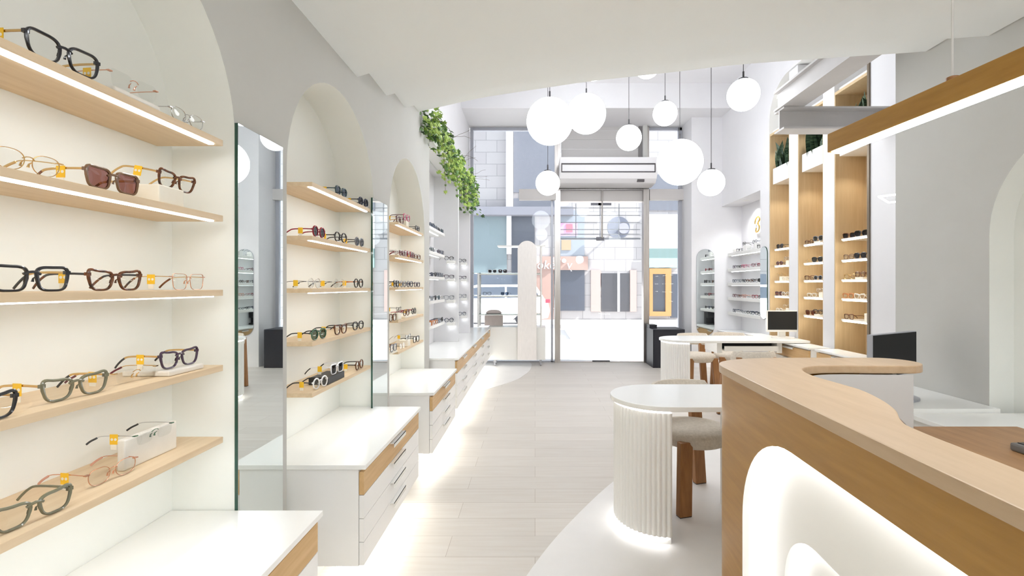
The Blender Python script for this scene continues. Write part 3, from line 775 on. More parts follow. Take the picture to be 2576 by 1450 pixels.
mk('bezel', MB().lathe([(.035, 0), (.05, 0), (.05, -.006), (.035, -.006)], (3.36, 7.6, 2.759), 20), M_white, d)
mk('lens_disc', MB().lathe([(.0001, -.003), (.035, -.003), (.035, 0), (.0001, 0)], (3.36, 7.6, 2.759), 20), emis('alcove_lens', (255, 252, 245), 20), d)
L = bpy.data.lights.new('alcove_spot', 'SPOT'); L.energy = 25; L.spot_size = 2.2; L.spot_blend = .7; L.shadow_soft_size = .04
lo = bpy.data.objects.new('alcove_spot', L); COL.objects.link(lo); lo.location = (3.36, 7.6, 2.745)

def pill_mirror(label, pts2, axis, at, th):
    t = thing('pill_mirror', label, 'mirror', (at, sum(p[0] for p in pts2) / len(pts2), min(p[1] for p in pts2)) if axis == 'x' else (sum(p[0] for p in pts2) / len(pts2), at, min(p[1] for p in pts2)), 'pill shaped mirrors')
    mk('glass_body', MB().prism(pts2, min(at, at - th), max(at, at - th), axis), M_edge if axis == 'x' else M_alu, t)
    c = [sum(p[i] for p in pts2) / len(pts2) for i in (0, 1)]
    q = [(c[0] + (p[0] - c[0]) * .985, c[1] + (p[1] - c[1]) * .996) for p in pts2]
    mk('mirror_face', MB().prism(q, at - th - .001, at - th, axis), M_mirror, t)
def pill(cx, z0, z1, r):
    return arc(cx, z1 - r, r, 0, 180, 12) + arc(cx, z0 + r, r, 180, 360, 12)
pill_mirror('pill shaped mirror on the white pillar beside the far oak niche', pill(6.675, .93, 1.95, .10), 'x', 3.2095, .012)
pill_mirror('pill shaped mirror on the end wall by the shop window', pill(2.927, .54, 2.03, .153), 'y', 8.1995, .010)
t = thing('coffee_machine', 'black coffee machine on the alcove counter seen in mirror reflections', 'coffee machine', (3.44, 6.95, .635))
mk('body', MB().box(3.37, 3.53, 6.87, 6.98, .6355, .88), M_black, t, bevel=.01)
mk('head', MB().box(3.37, 3.53, 6.98, 7.06, .77, .88), M_black, t, bevel=.01)
mk('drip_tray', MB().box(3.37, 3.53, 6.98, 7.06, .6355, .67), M_black, t, bevel=.004)

# ------------------------------------------------------------------ steel beams
def i_beam(label, a0, a1, c, z0, z1, w, along):
    fl, tw = .016, (.12 if along == 'y' else .014)
    m = MB()
    for (lo_, hi_, ww) in ((z0, z0 + fl, w), (z1 - fl, z1, w), (z0 + fl, z1 - fl, tw)):
        if along == 'x':
            m.box(a0, a1, c - ww / 2, c + ww / 2, lo_, hi_)
        else:
            m.box(c - ww / 2, c + ww / 2, a0, a1, lo_, hi_)
    return mk('steel_beam', m, M_beam, label=label, cat='beam', group='painted steel beams', loc=((a0 + a1) / 2, c, z0) if along == 'x' else (c, (a0 + a1) / 2, z0))
i_beam('pale grey steel beam crossing to the wall in front of the planters', 2.215, 3.205, 4.33, 2.80, 2.998, .17, 'x')
i_beam('pale grey steel beam running towards the low ceiling above the crossbeam', 3.21, 4.40, 2.30, 3.0, 3.18, .20, 'y')

# ------------------------------------------------------------------ globe pendants
GL = [('large opal globe pendant hanging lowest in front of the air curtain side window', 1383, 306, 5.0, .245), ('large opal globe pendant behind the nearest large globe', 1475, 287, 6.0, .245),
      ('small opal globe pendant hanging lowest, below the nearest large globe', 1378, 461, 5.83, .148), ('small opal globe pendant above the air curtain unit', 1582, 347, 5.9, .155),
      ('small opal globe pendant high beside the upper right window', 1673, 286, 6.0, .15), ('large opal globe pendant in front of the right shop window', 1710, 409, 5.9, .278),
      ('small opal globe pendant hanging beside the lowest large globe, near pillar', 1789, 460, 5.45, .15), ('small opal globe pendant farthest right, high against white wall', 1870, 239, 4.6, .15),
      ('small opal globe pendant half hidden behind the low ceiling edge', 1628, 165, 5.7, .15), ('small opal globe pendant of which only the bottom rim shows', 1492, 170, 6.3, .168)]
GL[0] = ('large opal globe pendant nearest the ivy side', 1383, 306, 5.0, .242)
for lab, px, py, s, r in GL:
    x = (px - VX) * s / F; z = H + (VY - py) * s / F
    t = thing('globe_pendant', lab, 'pendant lamp', (x, s, z - r), 'opal globe pendants')
    mk('globe', MB().sphere((x, s, z), r, 40, 24), M_globe, t, smooth=True)
    mk('cap', MB().lathe([(.0001, r + .010), (.045 if r < .2 else .018, r + .006), (.055 if r < .2 else .022, r - .014), (.0001, r - .014)], (x, s, z), 20), M_cord, t, smooth=True)
    mk('stem', MB().lathe([(.0001, r + .075), (.009, r + .075), (.009, r), (.0001, r)], (x, s, z), 10), M_cord, t)
    mk('cord', MB().tube([(x, s, z + r + .05), (x, s, TOP)], .0035, 6), M_cord, t)
    mk('ceiling_rose', MB().lathe([(.0001, 0), (.05, 0), (.05, -.025), (.0001, -.025)], (x, s, TOP - .001), 20), M_cord, t)

# ------------------------------------------------------------------ oak bar lamp over the reception
def bar_pt(s):
    return 1.172 + (1.868 - s) * .093
t = thing('bar_pendant', 'long oak bar pendant lamp with a glowing underside above the reception counter', 'pendant lamp', (bar_pt(1.1), 1.1, 1.92))
A, B = Vector((bar_pt(1.868), 1.868, 0)), Vector((bar_pt(.25), .25, 0)); dr = (B - A).normalized(); nr = Vector((-dr.y, dr.x, 0))
def bar(w, z0, z1, ins):
    a, b = A + dr * ins, B - dr * ins
    return MB().prism([tuple((p + nr * k)[:2]) for p, k in ((a, w), (b, w), (b, -w), (a, -w))], z0, z1)
mk('oak_body', bar(.030, 1.92, 1.992, 0), M_desk, t, bevel=.003)
mk('light_strip', bar(.021, 1.914, 1.9205, .012), M_led, t, label='glowing white underside')
for s in (1.39, .6):
    x = bar_pt(s)
    mk('cord', MB().tube([(x, s, 1.99), (x, s, 2.626)], .003, 6), mat('white_cord', (214, 212, 208), .5), t)
    mk('cord_grip', MB().lathe([(.0001, 0), (.016, 0), (.016, .016), (.0001, .022)], (x, s, 1.991), 14), M_leg, t, smooth=True)
for i, (x, s) in enumerate(((.05, -1.2), (.85, -1.2), (1.75, -1.2))):  # unseen lamps behind the camera: assumed, added to light the near area
    t = thing('assumed_globe_lamp', ('opal globe ceiling lamp behind the counter end, nearest the arched niches', 'central opal globe ceiling lamp at the back of the shop', 'opal globe ceiling lamp at the back of the shop by the right wall')[i], 'ceiling lamp', (x, s, 2.3), 'opal ceiling lamps at the back of the shop')
    mk('globe', MB().sphere((x, s, 2.42), .16, 32, 20), emis('opal_assumed_lamp', (248, 251, 255), 15.0), t, smooth=True)
    mk('base', MB().lathe([(.0001, 2.56), (.07, 2.56), (.07, 2.624), (.0001, 2.624)], (x, s, 0), 20), M_white, t)
# ring lamp hung near the right wall
t = thing('frame_pendant', 'small square light frame hanging near the right wall corner', 'pendant lamp', (2.86, 3.83, 2.10))
c0 = [(2.70, 3.75), (2.98, 4.02), (3.14, 3.83), (2.87, 3.56)]
fp = MB()
for i in range(4):
    a, b = c0[i], c0[(i + 1) % 4]
    fp.tube([(*a, 2.10), (*b, 2.10)], .007, 6)
mk('light_tube', fp, M_leds, t)
mk('cord', MB().tube([(3.14, 3.83, 2.105), (3.14, 3.83, 4.7)], .002, 5).tube([(2.87, 3.56, 2.105), (2.87, 3.56, 4.7)], .002, 5), mat('white_cord'), t)
# ------------------------------------------------------------------ fluted tables
def fluted_table(label, xc, yc, xr, drawer=None, extra=None):
    t = thing('fluted_table', label, 'table', (xc, yc, 0), 'white tables on a fluted half drum')
    R = .268
    mk('tabletop', MB().prism(stadium(xc - .288, xr, yc - .295, yc + .295, 28), .73, .757), M_top, t, bevel=.004)
    # half drum with flutes
    n, out = 30, []
    for i in range(n):
        for k in range(6):
            a = 90 + (i + k / 6) * 180 / n
            rr = R - .010 + .010 * math.sin(PI * k / 6)
            out.append((xc + rr * math.cos(math.radians(a)), yc + rr * math.sin(math.radians(a))))
    out.append((xc + (R - .01) * math.cos(math.radians(270)), yc - (R - .01)))
    mk('fluted_drum', MB().prism(out, .05, .715), M_matte, t, smooth=True)
    ri = R - .028
    mk('plinth', MB().prism(arc(xc, yc, ri, 90, 270, 28) + [(xc - .02, yc - ri), (xc - .02, yc + ri)], 0, .05), M_matte, t)
    ring = arc(xc, yc, R - .012, 92, 268, 28); ringi = arc(xc, yc, R - .03, 268, 92, 28)
    mk('light_strip', MB().prism(ring + ringi, .716, .7295), M_glow, t, label='glowing strip under the tabletop')
    ring = arc(xc, yc, R - .016, 92, 268, 28); ringi = arc(xc, yc, R - .027, 268, 92, 28)
    mk('light_strip', MB().prism(ring + ringi, .036, .0495), emis('led_plinth', (255, 255, 255), 4), t, label='glowing strip above the plinth')
    if drawer:
        a, b = drawer
        mk('drawer_housing', MB().box(a - .07, a - .01, yc - .2, yc + .2, .60, .73).box(b + .01, b + .07, yc - .2, yc + .2, .60, .73), M_white, t)
        dr = mk('drawer', MB().box(a, b, yc - .26, yc - .24, .632, .69).box(a, b, yc - .24, yc + .2, .632, .645), M_white, t, bevel=.002)
        mk('drawer_inside', MB().box(a + .005, b - .005, yc - .10, yc + .2, .646, .728), M_black, dr)
    if extra:
        mk('end_panel', MB().box(xr - .03, xr - .002, yc - .25, yc + .25, 0, .73), M_white, t)
    return t
fluted_table('white fluted drum table nearest the camera, beside the reception counter', .735, 2.815, 1.22, extra=True)
fluted_table('white fluted drum table farther away with a monitor on it', 1.815, 5.84, 3.20, drawer=(2.22, 2.85))

# ------------------------------------------------------------------ chairs
def chair_meshes():
    C_ = {}
    seat = MB()
    prof = [(.0001, .385), (.20, .385), (.225, .398), (.238, .43), (.236, .46), (.215, .482), (.14, .492), (.0001, .494)]
    seat.lathe(prof, (0, 0, 0), 40)
    C_['seat'] = mesh_of(seat, 'seat', smooth=True)
    C_['leg'] = []
    for sx, sy_ in ((-1, -1), (1, -1), (-1, 1), (1, 1)):
        l = MB()
        x0, y0 = sx * .165, sy_ * .165; x1, y1 = sx * .195, sy_ * .20
        a, b = .024, .042
        ztop = .44 if sy_ < 0 else .68
        xt, yt = (x0, y0) if sy_ < 0 else (sx * .155, .215)
        vs = [(x1 - b, y1 - a, .006), (x1 + b, y1 - a, .006), (x1 + b, y1 + a, .006), (x1 - b, y1 + a, .006), (xt - b, yt - a, ztop), (xt + b, yt - a, ztop), (xt + b, yt + a, ztop), (xt - b, yt + a, ztop)]
        l.add(vs, [(0, 1, 2, 3), (4, 7, 6, 5), (0, 4, 5, 1), (1, 5, 6, 2), (2, 6, 7, 3), (3, 7, 4, 0)])
        f = MB().box(x1 - b + .002, x1 + b - .002, y1 - a + .002, y1 + a - .002, 0, .006)
        C_['leg'].append((mesh_of(l, 'leg', bevel=.006), mesh_of(f, 'glide')))
    bk = MB()
    n = 18; sec = 10
    path = [(.245 * math.cos(math.radians(a)), .02 + .235 * math.sin(math.radians(a)), .655) for a in [28 + 124 * i / n for i in range(n + 1)]]
    bk.tube(path, [.6] + [1] * (n - 1) + [.6], sec, flat=(.030, .085))
    C_['back'] = mesh_of(bk, 'backrest', smooth=True)
    for k, m in (('seat', M_boucle), ('back', M_boucle)):
        C_[k].materials.append(m)
    for l, f in C_['leg']:
        l.materials.append(M_leg); f.materials.append(M_black)
    return C_
CH = chair_meshes()
def chair(label, x, y, rz):
    t = thing('low_back_chair', label, 'chair', (x, y, 0), 'round low back chairs at the white tables', rz)
    link('seat', CH['seat'], t); link('backrest', CH['back'], t)
    for l, f in CH['leg']:
        g = link('leg', l, t); link('glide', f, g)
    return t
chair('beige round chair with walnut legs tucked under the near fluted table', 1.034, 3.135, .28)
chair('beige round chair with walnut legs behind the far table, next its drum', 2.19, 6.45, .1)
chair('beige round chair behind the far table under its open drawer', 2.70, 6.55, -.1)
chair('beige round chair on the near side of the far table, mostly hidden', 2.22, 5.00, PI)

# ------------------------------------------------------------------ reception counter
K = .3
outer = [(.650, .10), (.652, .636), (.656, .826), (.666, 1.1), (.676, 1.4), (.690, 1.70)]
corner = smooth_path([(.690, 1.70), (.701, 1.815), (.745, 1.895), (.83, 1.95), (.94, 1.980), (1.10, 1.988)], 6)[1:]
tip = [(1.40, 1.988)] + arc(1.40, 1.885, .103, 90, -90, 12)[1:]
inner = smooth_path([(1.40, 1.782), (1.25, 1.786), (1.1625, 1.793), (1.06, 1.785), (.985, 1.745), (.945, 1.68), (.927, 1.58), (.936, 1.46), (.939, 1.37), (.912, 1.254), (.87, 1.15), (.815, 1.06), (.796, .99), (.790, .77), (.785, .10)], 5)
ledge = outer + corner + tip + inner[1:]
t = thing('reception_counter', 'curved oak reception counter with glowing arched recesses on its front', 'reception counter', (.8, 1.2, 0))
mk('ledge', MB().prism(ledge, 1.07, 1.10), M_desktop, t, bevel=.004, label='pale oak ledge on top')
# oak front with a rounded recess, unrolled along the outer path
front = offset(outer + corner + [(1.40, 1.988)], -.010)
cum = [0]
for i in range(1, len(front)):
    cum.append(cum[-1] + math.dist(front[i], front[i - 1]))
def at(u, d=0.0):
    for i in range(1, len(front)):
        if u <= cum[i] or i == len(front) - 1:
            k = (u - cum[i - 1]) / (cum[i] - cum[i - 1])
            a, b = front[i - 1], front[i]
            tx, ty = (b[0] - a[0]) / (cum[i] - cum[i - 1]), (b[1] - a[1]) / (cum[i] - cum[i - 1])
            return (a[0] + tx * k * (cum[i] - cum[i - 1]) - ty * d, a[1] + ty * k * (cum[i] - cum[i - 1]) + tx * d)
def rr_path(u0, z0, u1, z1, r, n=14):                 # open path: up the far side, round, along the top to u0
    return [(u1, z0)] + [(u1 - r + r * math.cos(math.radians(a)), z1 - r + r * math.sin(math.radians(a))) for a in [90 * i / n for i in range(n + 1)]] + [(u0, z1)]
op = rr_path(0.0, .06, 1.50, .955, .33)
fp = MB()
ztop = 1.07
for i in range(len(op) - 1):
    (u0, z0), (u1, z1) = op[i], op[i + 1]
    if i == 0:
        continue
    steps = max(1, int(abs(u0 - u1) / .06))
    for k in range(steps):
        ua, ub = u0 + (u1 - u0) * k / steps, u0 + (u1 - u0) * (k + 1) / steps
        za, zb = z0 + (z1 - z0) * k / steps, z0 + (z1 - z0) * (k + 1) / steps
        fp.quad((*at(ua), za), (*at(ub), zb), (*at(ub), ztop), (*at(ua), ztop))
us = [1.50 + (cum[-1] - 1.50) * i / 60 for i in range(61)]
for a, b in zip(us, us[1:]):
    fp.quad((*at(a), .0), (*at(b), .0), (*at(b), ztop), (*at(a), ztop))
us2 = [1.50 * i / 24 for i in range(25)]
for a, b in zip(us2, us2[1:]):
    fp.quad((*at(a), .0), (*at(b), .0), (*at(b), .06), (*at(a), .06))
mk('front_panel', fp, M_desk, t, merge=True, smooth=True)
D1, D2 = .062, .10
rv = MB()
for (u0, z0), (u1, z1) in zip(op, op[1:]):
    steps = max(1, int(abs(u0 - u1) / .06))
    for k in range(steps):
        ua, ub = u0 + (u1 - u0) * k / steps, u0 + (u1 - u0) * (k + 1) / steps
        za, zb = z0 + (z1 - z0) * k / steps, z0 + (z1 - z0) * (k + 1) / steps
        rv.quad((*at(ua), za), (*at(ub), zb), (*at(ub, -.022), zb), (*at(ua, -.022), za))
mk('recess_edge', rv, M_matte, t, merge=True, smooth=True)
def led_band(path, d, w, name_m):
    m = MB()
    for (u0, z0), (u1, z1) in zip(path, path[1:]):
        steps = max(1, int(abs(u0 - u1) / .06))
        for k in range(steps):
            ua, ub = u0 + (u1 - u0) * k / steps, u0 + (u1 - u0) * (k + 1) / steps
            za, zb = z0 + (z1 - z0) * k / steps, z0 + (z1 - z0) * (k + 1) / steps
            m.quad((*at(ua, -d + w), za), (*at(ub, -d + w), zb), (*at(ub, -d), zb), (*at(ua, -d), za))
    return mk('light_strip', m, name_m, t, label='hidden glowing strip around the recess')
def inset(path, q):
    c = offset(path, q)
    return c
led_band(op, D1, D1 - .022, emis('led_recess', (252, 253, 255), 5.5))
# white back of the recess, itself opened by a second smaller recess
op2 = rr_path(0.0, .06, 1.335, .695, .17)
bp = MB()
def back_quads(pa, d, zcap):
    for i in range(1, len(pa) - 1):
        (u0, z0), (u1, z1) = pa[i], pa[i + 1]
        steps = max(1, int(abs(u0 - u1) / .06))
        for k in range(steps):
            ua, ub = u0 + (u1 - u0) * k / steps, u0 + (u1 - u0) * (k + 1) / steps
            za, zb = z0 + (z1 - z0) * k / steps, z0 + (z1 - z0) * (k + 1) / steps
            bp.quad((*at(ua, -d), za), (*at(ub, -d), zb), (*at(ub, -d), zcap), (*at(ua, -d), zcap))
back_quads(op2, D1, .96)
for a, b in zip([1.335 + .17 * i / 6 for i in range(7)], [1.335 + .17 * i / 6 for i in range(1, 7)]):
    bp.quad((*at(a, -D1), .05), (*at(b, -D1), .05), (*at(b, -D1), .96), (*at(a, -D1), .96))
for (u0, z0), (u1, z1) in zip(op2, op2[1:]):
    steps = max(1, int(abs(u0 - u1) / .06))
    for k in range(steps):
        ua, ub = u0 + (u1 - u0) * k / steps, u0 + (u1 - u0) * (k + 1) / steps
        za, zb = z0 + (z1 - z0) * k / steps, z0 + (z1 - z0) * (k + 1) / steps
        bp.quad((*at(ua, -D1), za), (*at(ub, -D1), zb), (*at(ub, -D2), zb), (*at(ua, -D2), za))
for a, b in zip([1.36 * i / 20 for i in range(21)], [1.36 * i / 20 for i in range(1, 21)]):
    bp.quad((*at(a, -D2), .05), (*at(b, -D2), .05), (*at(b, -D2), .75), (*at(a, -D2), .75))
mk('recess_panel', bp, mat('recess_white', (238, 236, 230), .45), t, merge=True)
led_band(inset(op2, .001), D2, .022, emis('led_recess'))
# inner side of the counter
ip = offset(inner, .018)
mk('inner_panel', MB().ribbon(ip, .0, 1.07), mat('counter_grey', (196, 196, 194), .55), t, merge=True, smooth=True)
mk('end_cap', MB().poly([(1.40, 1.978, 0), (1.40, 1.80, 0), (1.40, 1.80, 1.07), (1.40, 1.978, 1.07)]) if False else MB().box(1.345, 1.36, 1.795, 1.978, 0, 1.07), mat('counter_grey'), t)
wp = [(p[0], p[1]) for p in ip if p[1] < 1.70 or p[0] > 1.0]
mk('worktop', MB().prism([(2.05, .10), (2.05, 2.03), (1.37, 2.03), (1.37, 1.79)] + [p for p in ip[1:]], .775, .80), mottled('oak_worktop', (140, 102, 64), (164, 124, 82), scale=(10, 1.2, 10), nscale=3, rough=.45, detail=6), t)
mk('worktop_support', MB().box(2.0, 2.03, .15, 2.0, 0, .775), M_front, t)
t2 = thing('card_reader', 'small dark grey device lying on the oak reception worktop', 'card reader', (1.80, 1.70, .80))
mk('body', MB().box(1.73, 1.87, 1.60, 1.74, .8005, .83), mat('device_grey', (110, 108, 104), .6), t2, bevel=.008)
mk('keypad', MB().box(1.745, 1.855, 1.615, 1.725, .829, .833), M_black, t2)

# ------------------------------------------------------------------ white desk behind the counter
t = thing('white_desk', 'white desk along the right wall behind the reception counter', 'desk', (2.0, 3.0, 0))
mk('desktop', MB().box(1.45, 2.598, 2.66, 3.38, .675, .712), M_top, t, bevel=.004)
mk('panel_leg', MB().box(1.47, 1.50, 2.72, 3.34, 0, .675), M_white, t)
mk('cabinet_body', MB().box(2.06, 2.598, 2.68, 3.36, 0, .675), M_white, t)
t = thing('low_cabinet', 'low white cabinet at the right wall in front of the near niche', 'cabinet', (2.35, 1.9, 0))
mk('top', MB().box(2.07, 2.738, 1.66, 2.655, .665, .69), M_top, t, bevel=.003)
mk('body', MB().box(2.09, 2.59, 1.68, 2.64, 0, .665), M_white, t)

def monitor(label, loc, rz, w, h, zb, bezel, m_bez, stand_m):
    t = thing('computer_monitor', label, 'monitor', loc, 'computer monitors', rz)
    mk('housing', MB().box(-w / 2, w / 2, -.012, .02, zb, zb + h), m_bez, t, local=True, bevel=.003)
    mk('screen', MB().box(-w / 2 + bezel, w / 2 - bezel, -.0135, -.0115, zb + bezel * (2.2 if bezel > .008 else 1), zb + h - bezel), M_screen, t, local=True, label='dark switched-off screen')
    mk('stand', MB().box(-.045, .045, .021, .045, .012, zb + h * .5), stand_m, t, local=True, bevel=.003)
    mk('foot', MB().prism(arc(0, 0, .13, 0, 360, 28)[:-1], 0, .012), stand_m, t, local=True)
    return t
monitor('dark monitor with thin pale edge on the white desk behind reception', (2.20, 2.93, .7125), .50, .52, .262, .135, .004, M_alu, M_alu)
monitor('white framed monitor standing on the far fluted table', (3.045, 5.86, .7575), .0, .405, .262, .075, .012, M_white, M_white)
# ------------------------------------------------------------------ shop front (8.75 m away)
D = 8.75; Q = D / F
def fx(px):
    return (px - VX) * Q
def fz(py):
    return H + (VY - py) * Q
WT = 4.292
def vbar(m, p0, p1, z0, z1, y0=D - .03, y1=D + .04):
    return m.box(fx(p0), fx(p1), y0, y1, z0, z1)
win = struct('window_1', vbar(vbar(vbar(MB(), 1183, 1191, 0, WT), 1386, 1391, 0, fz(505)), 1190, 1398, WT - .05, WT), M_alu)
mk('pane', MB().box(fx(1191), fx(1395), D, D + .008, .02, WT - .05), M_pane, win)
mk('sill', MB().box(fx(1183), fx(1396), D - .03, D + .04, 0, .02), M_alu, win)
win = struct('window_2', vbar(vbar(MB(), 1706, 1714, 0, WT), 1628, 1714, WT - .05, WT), M_alu)
mk('pane', MB().box(fx(1629), fx(1706), D, D + .008, .02, WT - .05), M_pane, win)
mk('sill', MB().box(fx(1629), fx(1714), D - .03, D + .04, 0, .02), M_alu, win)
fr = MB(); vbar(fr, 1395, 1409, 0, WT, D - .10, D + .05); vbar(fr, 1616, 1630, 0, WT, D - .10, D + .05)
vbar(fr, 1395, 1630, fz(480), fz(472), D - .06, D + .03)
dr = struct('door_1', fr, M_steel)
mk('transom_pane', MB().box(fx(1409), fx(1616), D, D + .008, fz(472), WT - .02), M_pane, dr)
for a, b, hs in ((1410, 1511, 1), (1513, 1615, -1)):
    lf = mk('door_leaf', MB().box(fx(a), fx(b), D - .008, D + .002, .012, fz(511)), M_pane, dr, label='clear glass door leaf')
    xx = fx(b) - .06 if hs > 0 else fx(a) + .06
    mk('top_patch', MB().box(xx - .12 + (.06 if hs > 0 else -.06) * 0, xx + .06 if hs > 0 else xx + .12, D - .014, D + .008, fz(517), fz(511)), mat('patch_grey', (98, 98, 104), .4, .5), lf)
    mk('floor_patch', MB().box(fx(1512) - (.16 if hs > 0 else .0), fx(1512) + (.0 if hs > 0 else .16), D - .014, D + .008, .004, .03), mat('patch_grey'), lf)
mk('lock_box', MB().box(fx(1500), fx(1519), D - .03, D + .012, fz(606), fz(597)), mat('patch_grey'), dr, bevel=.004)
mk('threshold', MB().box(fx(1409), fx(1616), D - .05, D + .05, 0, .008), M_steel, dr)
# roller shutter: box, guides and half-lowered open grille
sh = thing('roller_shutter', 'half lowered open bar shutter above the glass doors', 'shutter', (fx(1512), D + .12, fz(598)))
gm = MB()
for py in (521, 540, 558, 576, 588):
    gm.tube([(fx(1411), D + .12, fz(py)), (fx(1614), D + .12, fz(py))], .008, 6)
gm.box(fx(1411), fx(1614), D + .10, D + .14, fz(602), fz(597))
for px in (1512, 1560, 1450):
    gm.box(fx(px) - .008, fx(px) + .008, D + .112, D + .128, fz(600), fz(510))
mk('grille', gm, mat('shutter_bars', (168, 166, 170), .4, .3), sh)
mk('shutter_box', MB().box(fx(1306), fx(1398), D - .12, D - .02, fz(506), fz(479)).box(fx(1409), fx(1616), D - .02, D + .10, fz(507), fz(481)).box(fx(1631), fx(1722), D - .12, D - .02, fz(506), fz(479)), mat('shutter_box', (196, 192, 190), .45), sh, bevel=.004)
mk('guide_rod', MB().tube([(fx(1514), D - .04, fz(600)), (fx(1514), D - .04, fz(474))], .016, 8), M_steel, sh)
# upper slatted panel over the door
ts = thing('slatted_panel', 'grey slatted shutter panel above the air curtain', 'shutter', (fx(1512), D - .05, fz(405)))
sm = MB()
ys = [300, 313, 332, 355, 378, 402, 425, 448, 468]
for a, b in zip(ys, ys[1:]):
    sm.box(fx(1412), fx(1612), D - .06, D - .04, fz(b) + .008, fz(a))
mk('slats', sm, mat('slat_grey', (196, 193, 191), .5), ts)
mk('frame', MB().box(fx(1604), fx(1613), D - .09, D - .061, fz(470), fz(300)).box(fx(1412), fx(1604), D - .09, D - .061, fz(304), fz(299)), mat('slat_frame', (128, 124, 124), .5), ts)
# white post beside it
struct('trim_post', MB().box(fx(1613), fx(1624), D - .14, D - .101, fz(475), fz(299)), M_wall)
# air curtain
ac = thing('air_curtain', 'white air curtain unit above the glass doors', 'air curtain', (1.27, 8.4, 3.15))
pr = [(8.16, 3.32), (8.20, 3.22), (8.28, 3.165), (8.62, 3.165), (8.62, 3.60), (8.19, 3.60)]
pr = [(8.15, 3.60), (8.15, 3.33), (8.19, 3.24), (8.27, 3.18), (8.60, 3.16), (8.60, 3.60)]
AX0, AX1 = (1408 - VX) * 8.2 / F, (1652 - VX) * 8.2 / F
mk('housing', MB().prism(pr, AX0, AX1, 'x'), mat('unit_white', (226, 224, 226), .35), ac, bevel=.006)
a0, a1 = (1412 - VX) * 8.15 / F, (1649 - VX) * 8.15 / F
z0, z1 = H + (VY - 434) * 8.15 / F, H + (VY - 411) * 8.15 / F
fm = MB().box(a0, a1, 8.140, 8.1495, z1 - .022, z1).box(a0, a1, 8.140, 8.1495, z0, z0 + .018).box(a0, a0 + .016, 8.140, 8.1495, z0 + .018, z1 - .022).box(a1 - .016, a1, 8.140, 8.1495, z0 + .018, z1 - .022)
mk('intake_frame', fm, mat('intake_dark', (70, 64, 66), .5), ac)
mk('display', MB().box(1.76, 1.88, 8.20, 8.245, 3.19, 3.235), mat('intake_dark'), ac)

# ------------------------------------------------------------------ window display, left
t = thing('display_plinth', 'long low white display plinth on castors in the left shop window', 'plinth', (-.3, 8.4, 0))
mk('body', MB().box((1228 - VX) * 8.3 / F, (1372 - VX) * 8.3 / F, 8.25, 8.62, .115, .68), M_white, t, bevel=.004)
for x in (-.70, .10):
    for y in (8.32, 8.55):
        mk('castor', MB().lathe([(.0001, -.012), (.03, -.012), (.03, .012), (.0001, .012)], (x, y, .0315), 14, 'x').box(x - .02, x + .02, y - .02, y + .02, .06, .115), M_alu, t)
def arch_board(label, px0, px1, ytop, y, zb, rgb, nm, r=None):
    x0, x1 = (px0 - VX) * y / F, (px1 - VX) * y / F
    zt = H + (VY - ytop) * y / F; w_ = x1 - x0; r = r or w_ / 2
    p = [(x1, zb)] + arc(x1 - r, zt - r, r, 0, 90, 8) + arc(x0 + r, zt - r, r, 90, 180, 8) + [(x0, zb)]
    mk('arched_board', MB().prism(p, y, y + .025, 'y'), mottled(nm, rgb, tuple(min(255, c + 8) for c in rgb), scale=(12, 1, 2), nscale=4), bevel=.002, label=label, cat='display board', group='arched display boards', loc=((x0 + x1) / 2, y, zb))
arch_board('tall pale arched board standing in front of the window plinth', 1302, 1350, 606, 8.20, .118, (240, 235, 231), 'board_pale')
arch_board('small blush arched board standing on the window plinth', 1219, 1265, 780, 8.593, .681, (246, 228, 222), 'board_blush', .12)
rk = thing('display_rack', 'white tube rack with glass shelves on the window plinth', 'rack', (-.4, 8.4, .68))
rm = MB(); yr0, yr1 = 8.30, 8.58
rx0, rx1 = (1204 - VX) * 8.35 / F, (1361 - VX) * 8.35 / F
zt1 = 2.08
for (x, zz) in ((rx0, 1.62), (rx1, zt1)):
    rm.tube([(x, yr0, .681), (x, yr0, zz)], .016, 8); rm.tube([(x, yr1, .681), (x, yr1, zz)], .016, 8)
for zz in (1.60, 1.21, .89):
    rm.tube([(rx0, yr0, zz), (rx1, yr0, zz)], .009, 8); rm.tube([(rx0, yr1, zz), (rx1, yr1, zz)], .009, 8)
mk('tube_frame', rm, M_white, rk)
sg = MB()
for i, zz in enumerate((1.612, 1.222, .902)):
    mk('glass_shelf', MB().box(rx0 - .1, rx1, yr0 - .01, yr1 + .01, zz, zz + .008), glassy('shelf_glass', (226, 240, 236), 1.45), rk)
mk('top_shelf', MB().box((1252 - VX) * 8.35 / F, (1372 - VX) * 8.35 / F, yr0 - .02, yr1 + .02, zt1, zt1 + .02), M_white, rk)
for i, (px, zz, f, l) in enumerate(((1239, 1.621, 'white', 'dark'), (1265, 1.621, 'wine', 'dark'), (1226, 1.231, 'black', 'clear'), (1270, 1.231, 'navy', 'blue'))):
    eyewear('on glass shelf of the window rack, %s' % ('left of the wine pair', 'right of the white pair', 'farther from the tall board', 'nearer the tall board')[i], ((px - VX) * 8.4 / F, 8.36, zz), 0, 'big' if i < 2 else 'square', f, l, 'thick', f, 2, None, random.uniform(-.3, .3), 0, 'eyewear on the window rack')
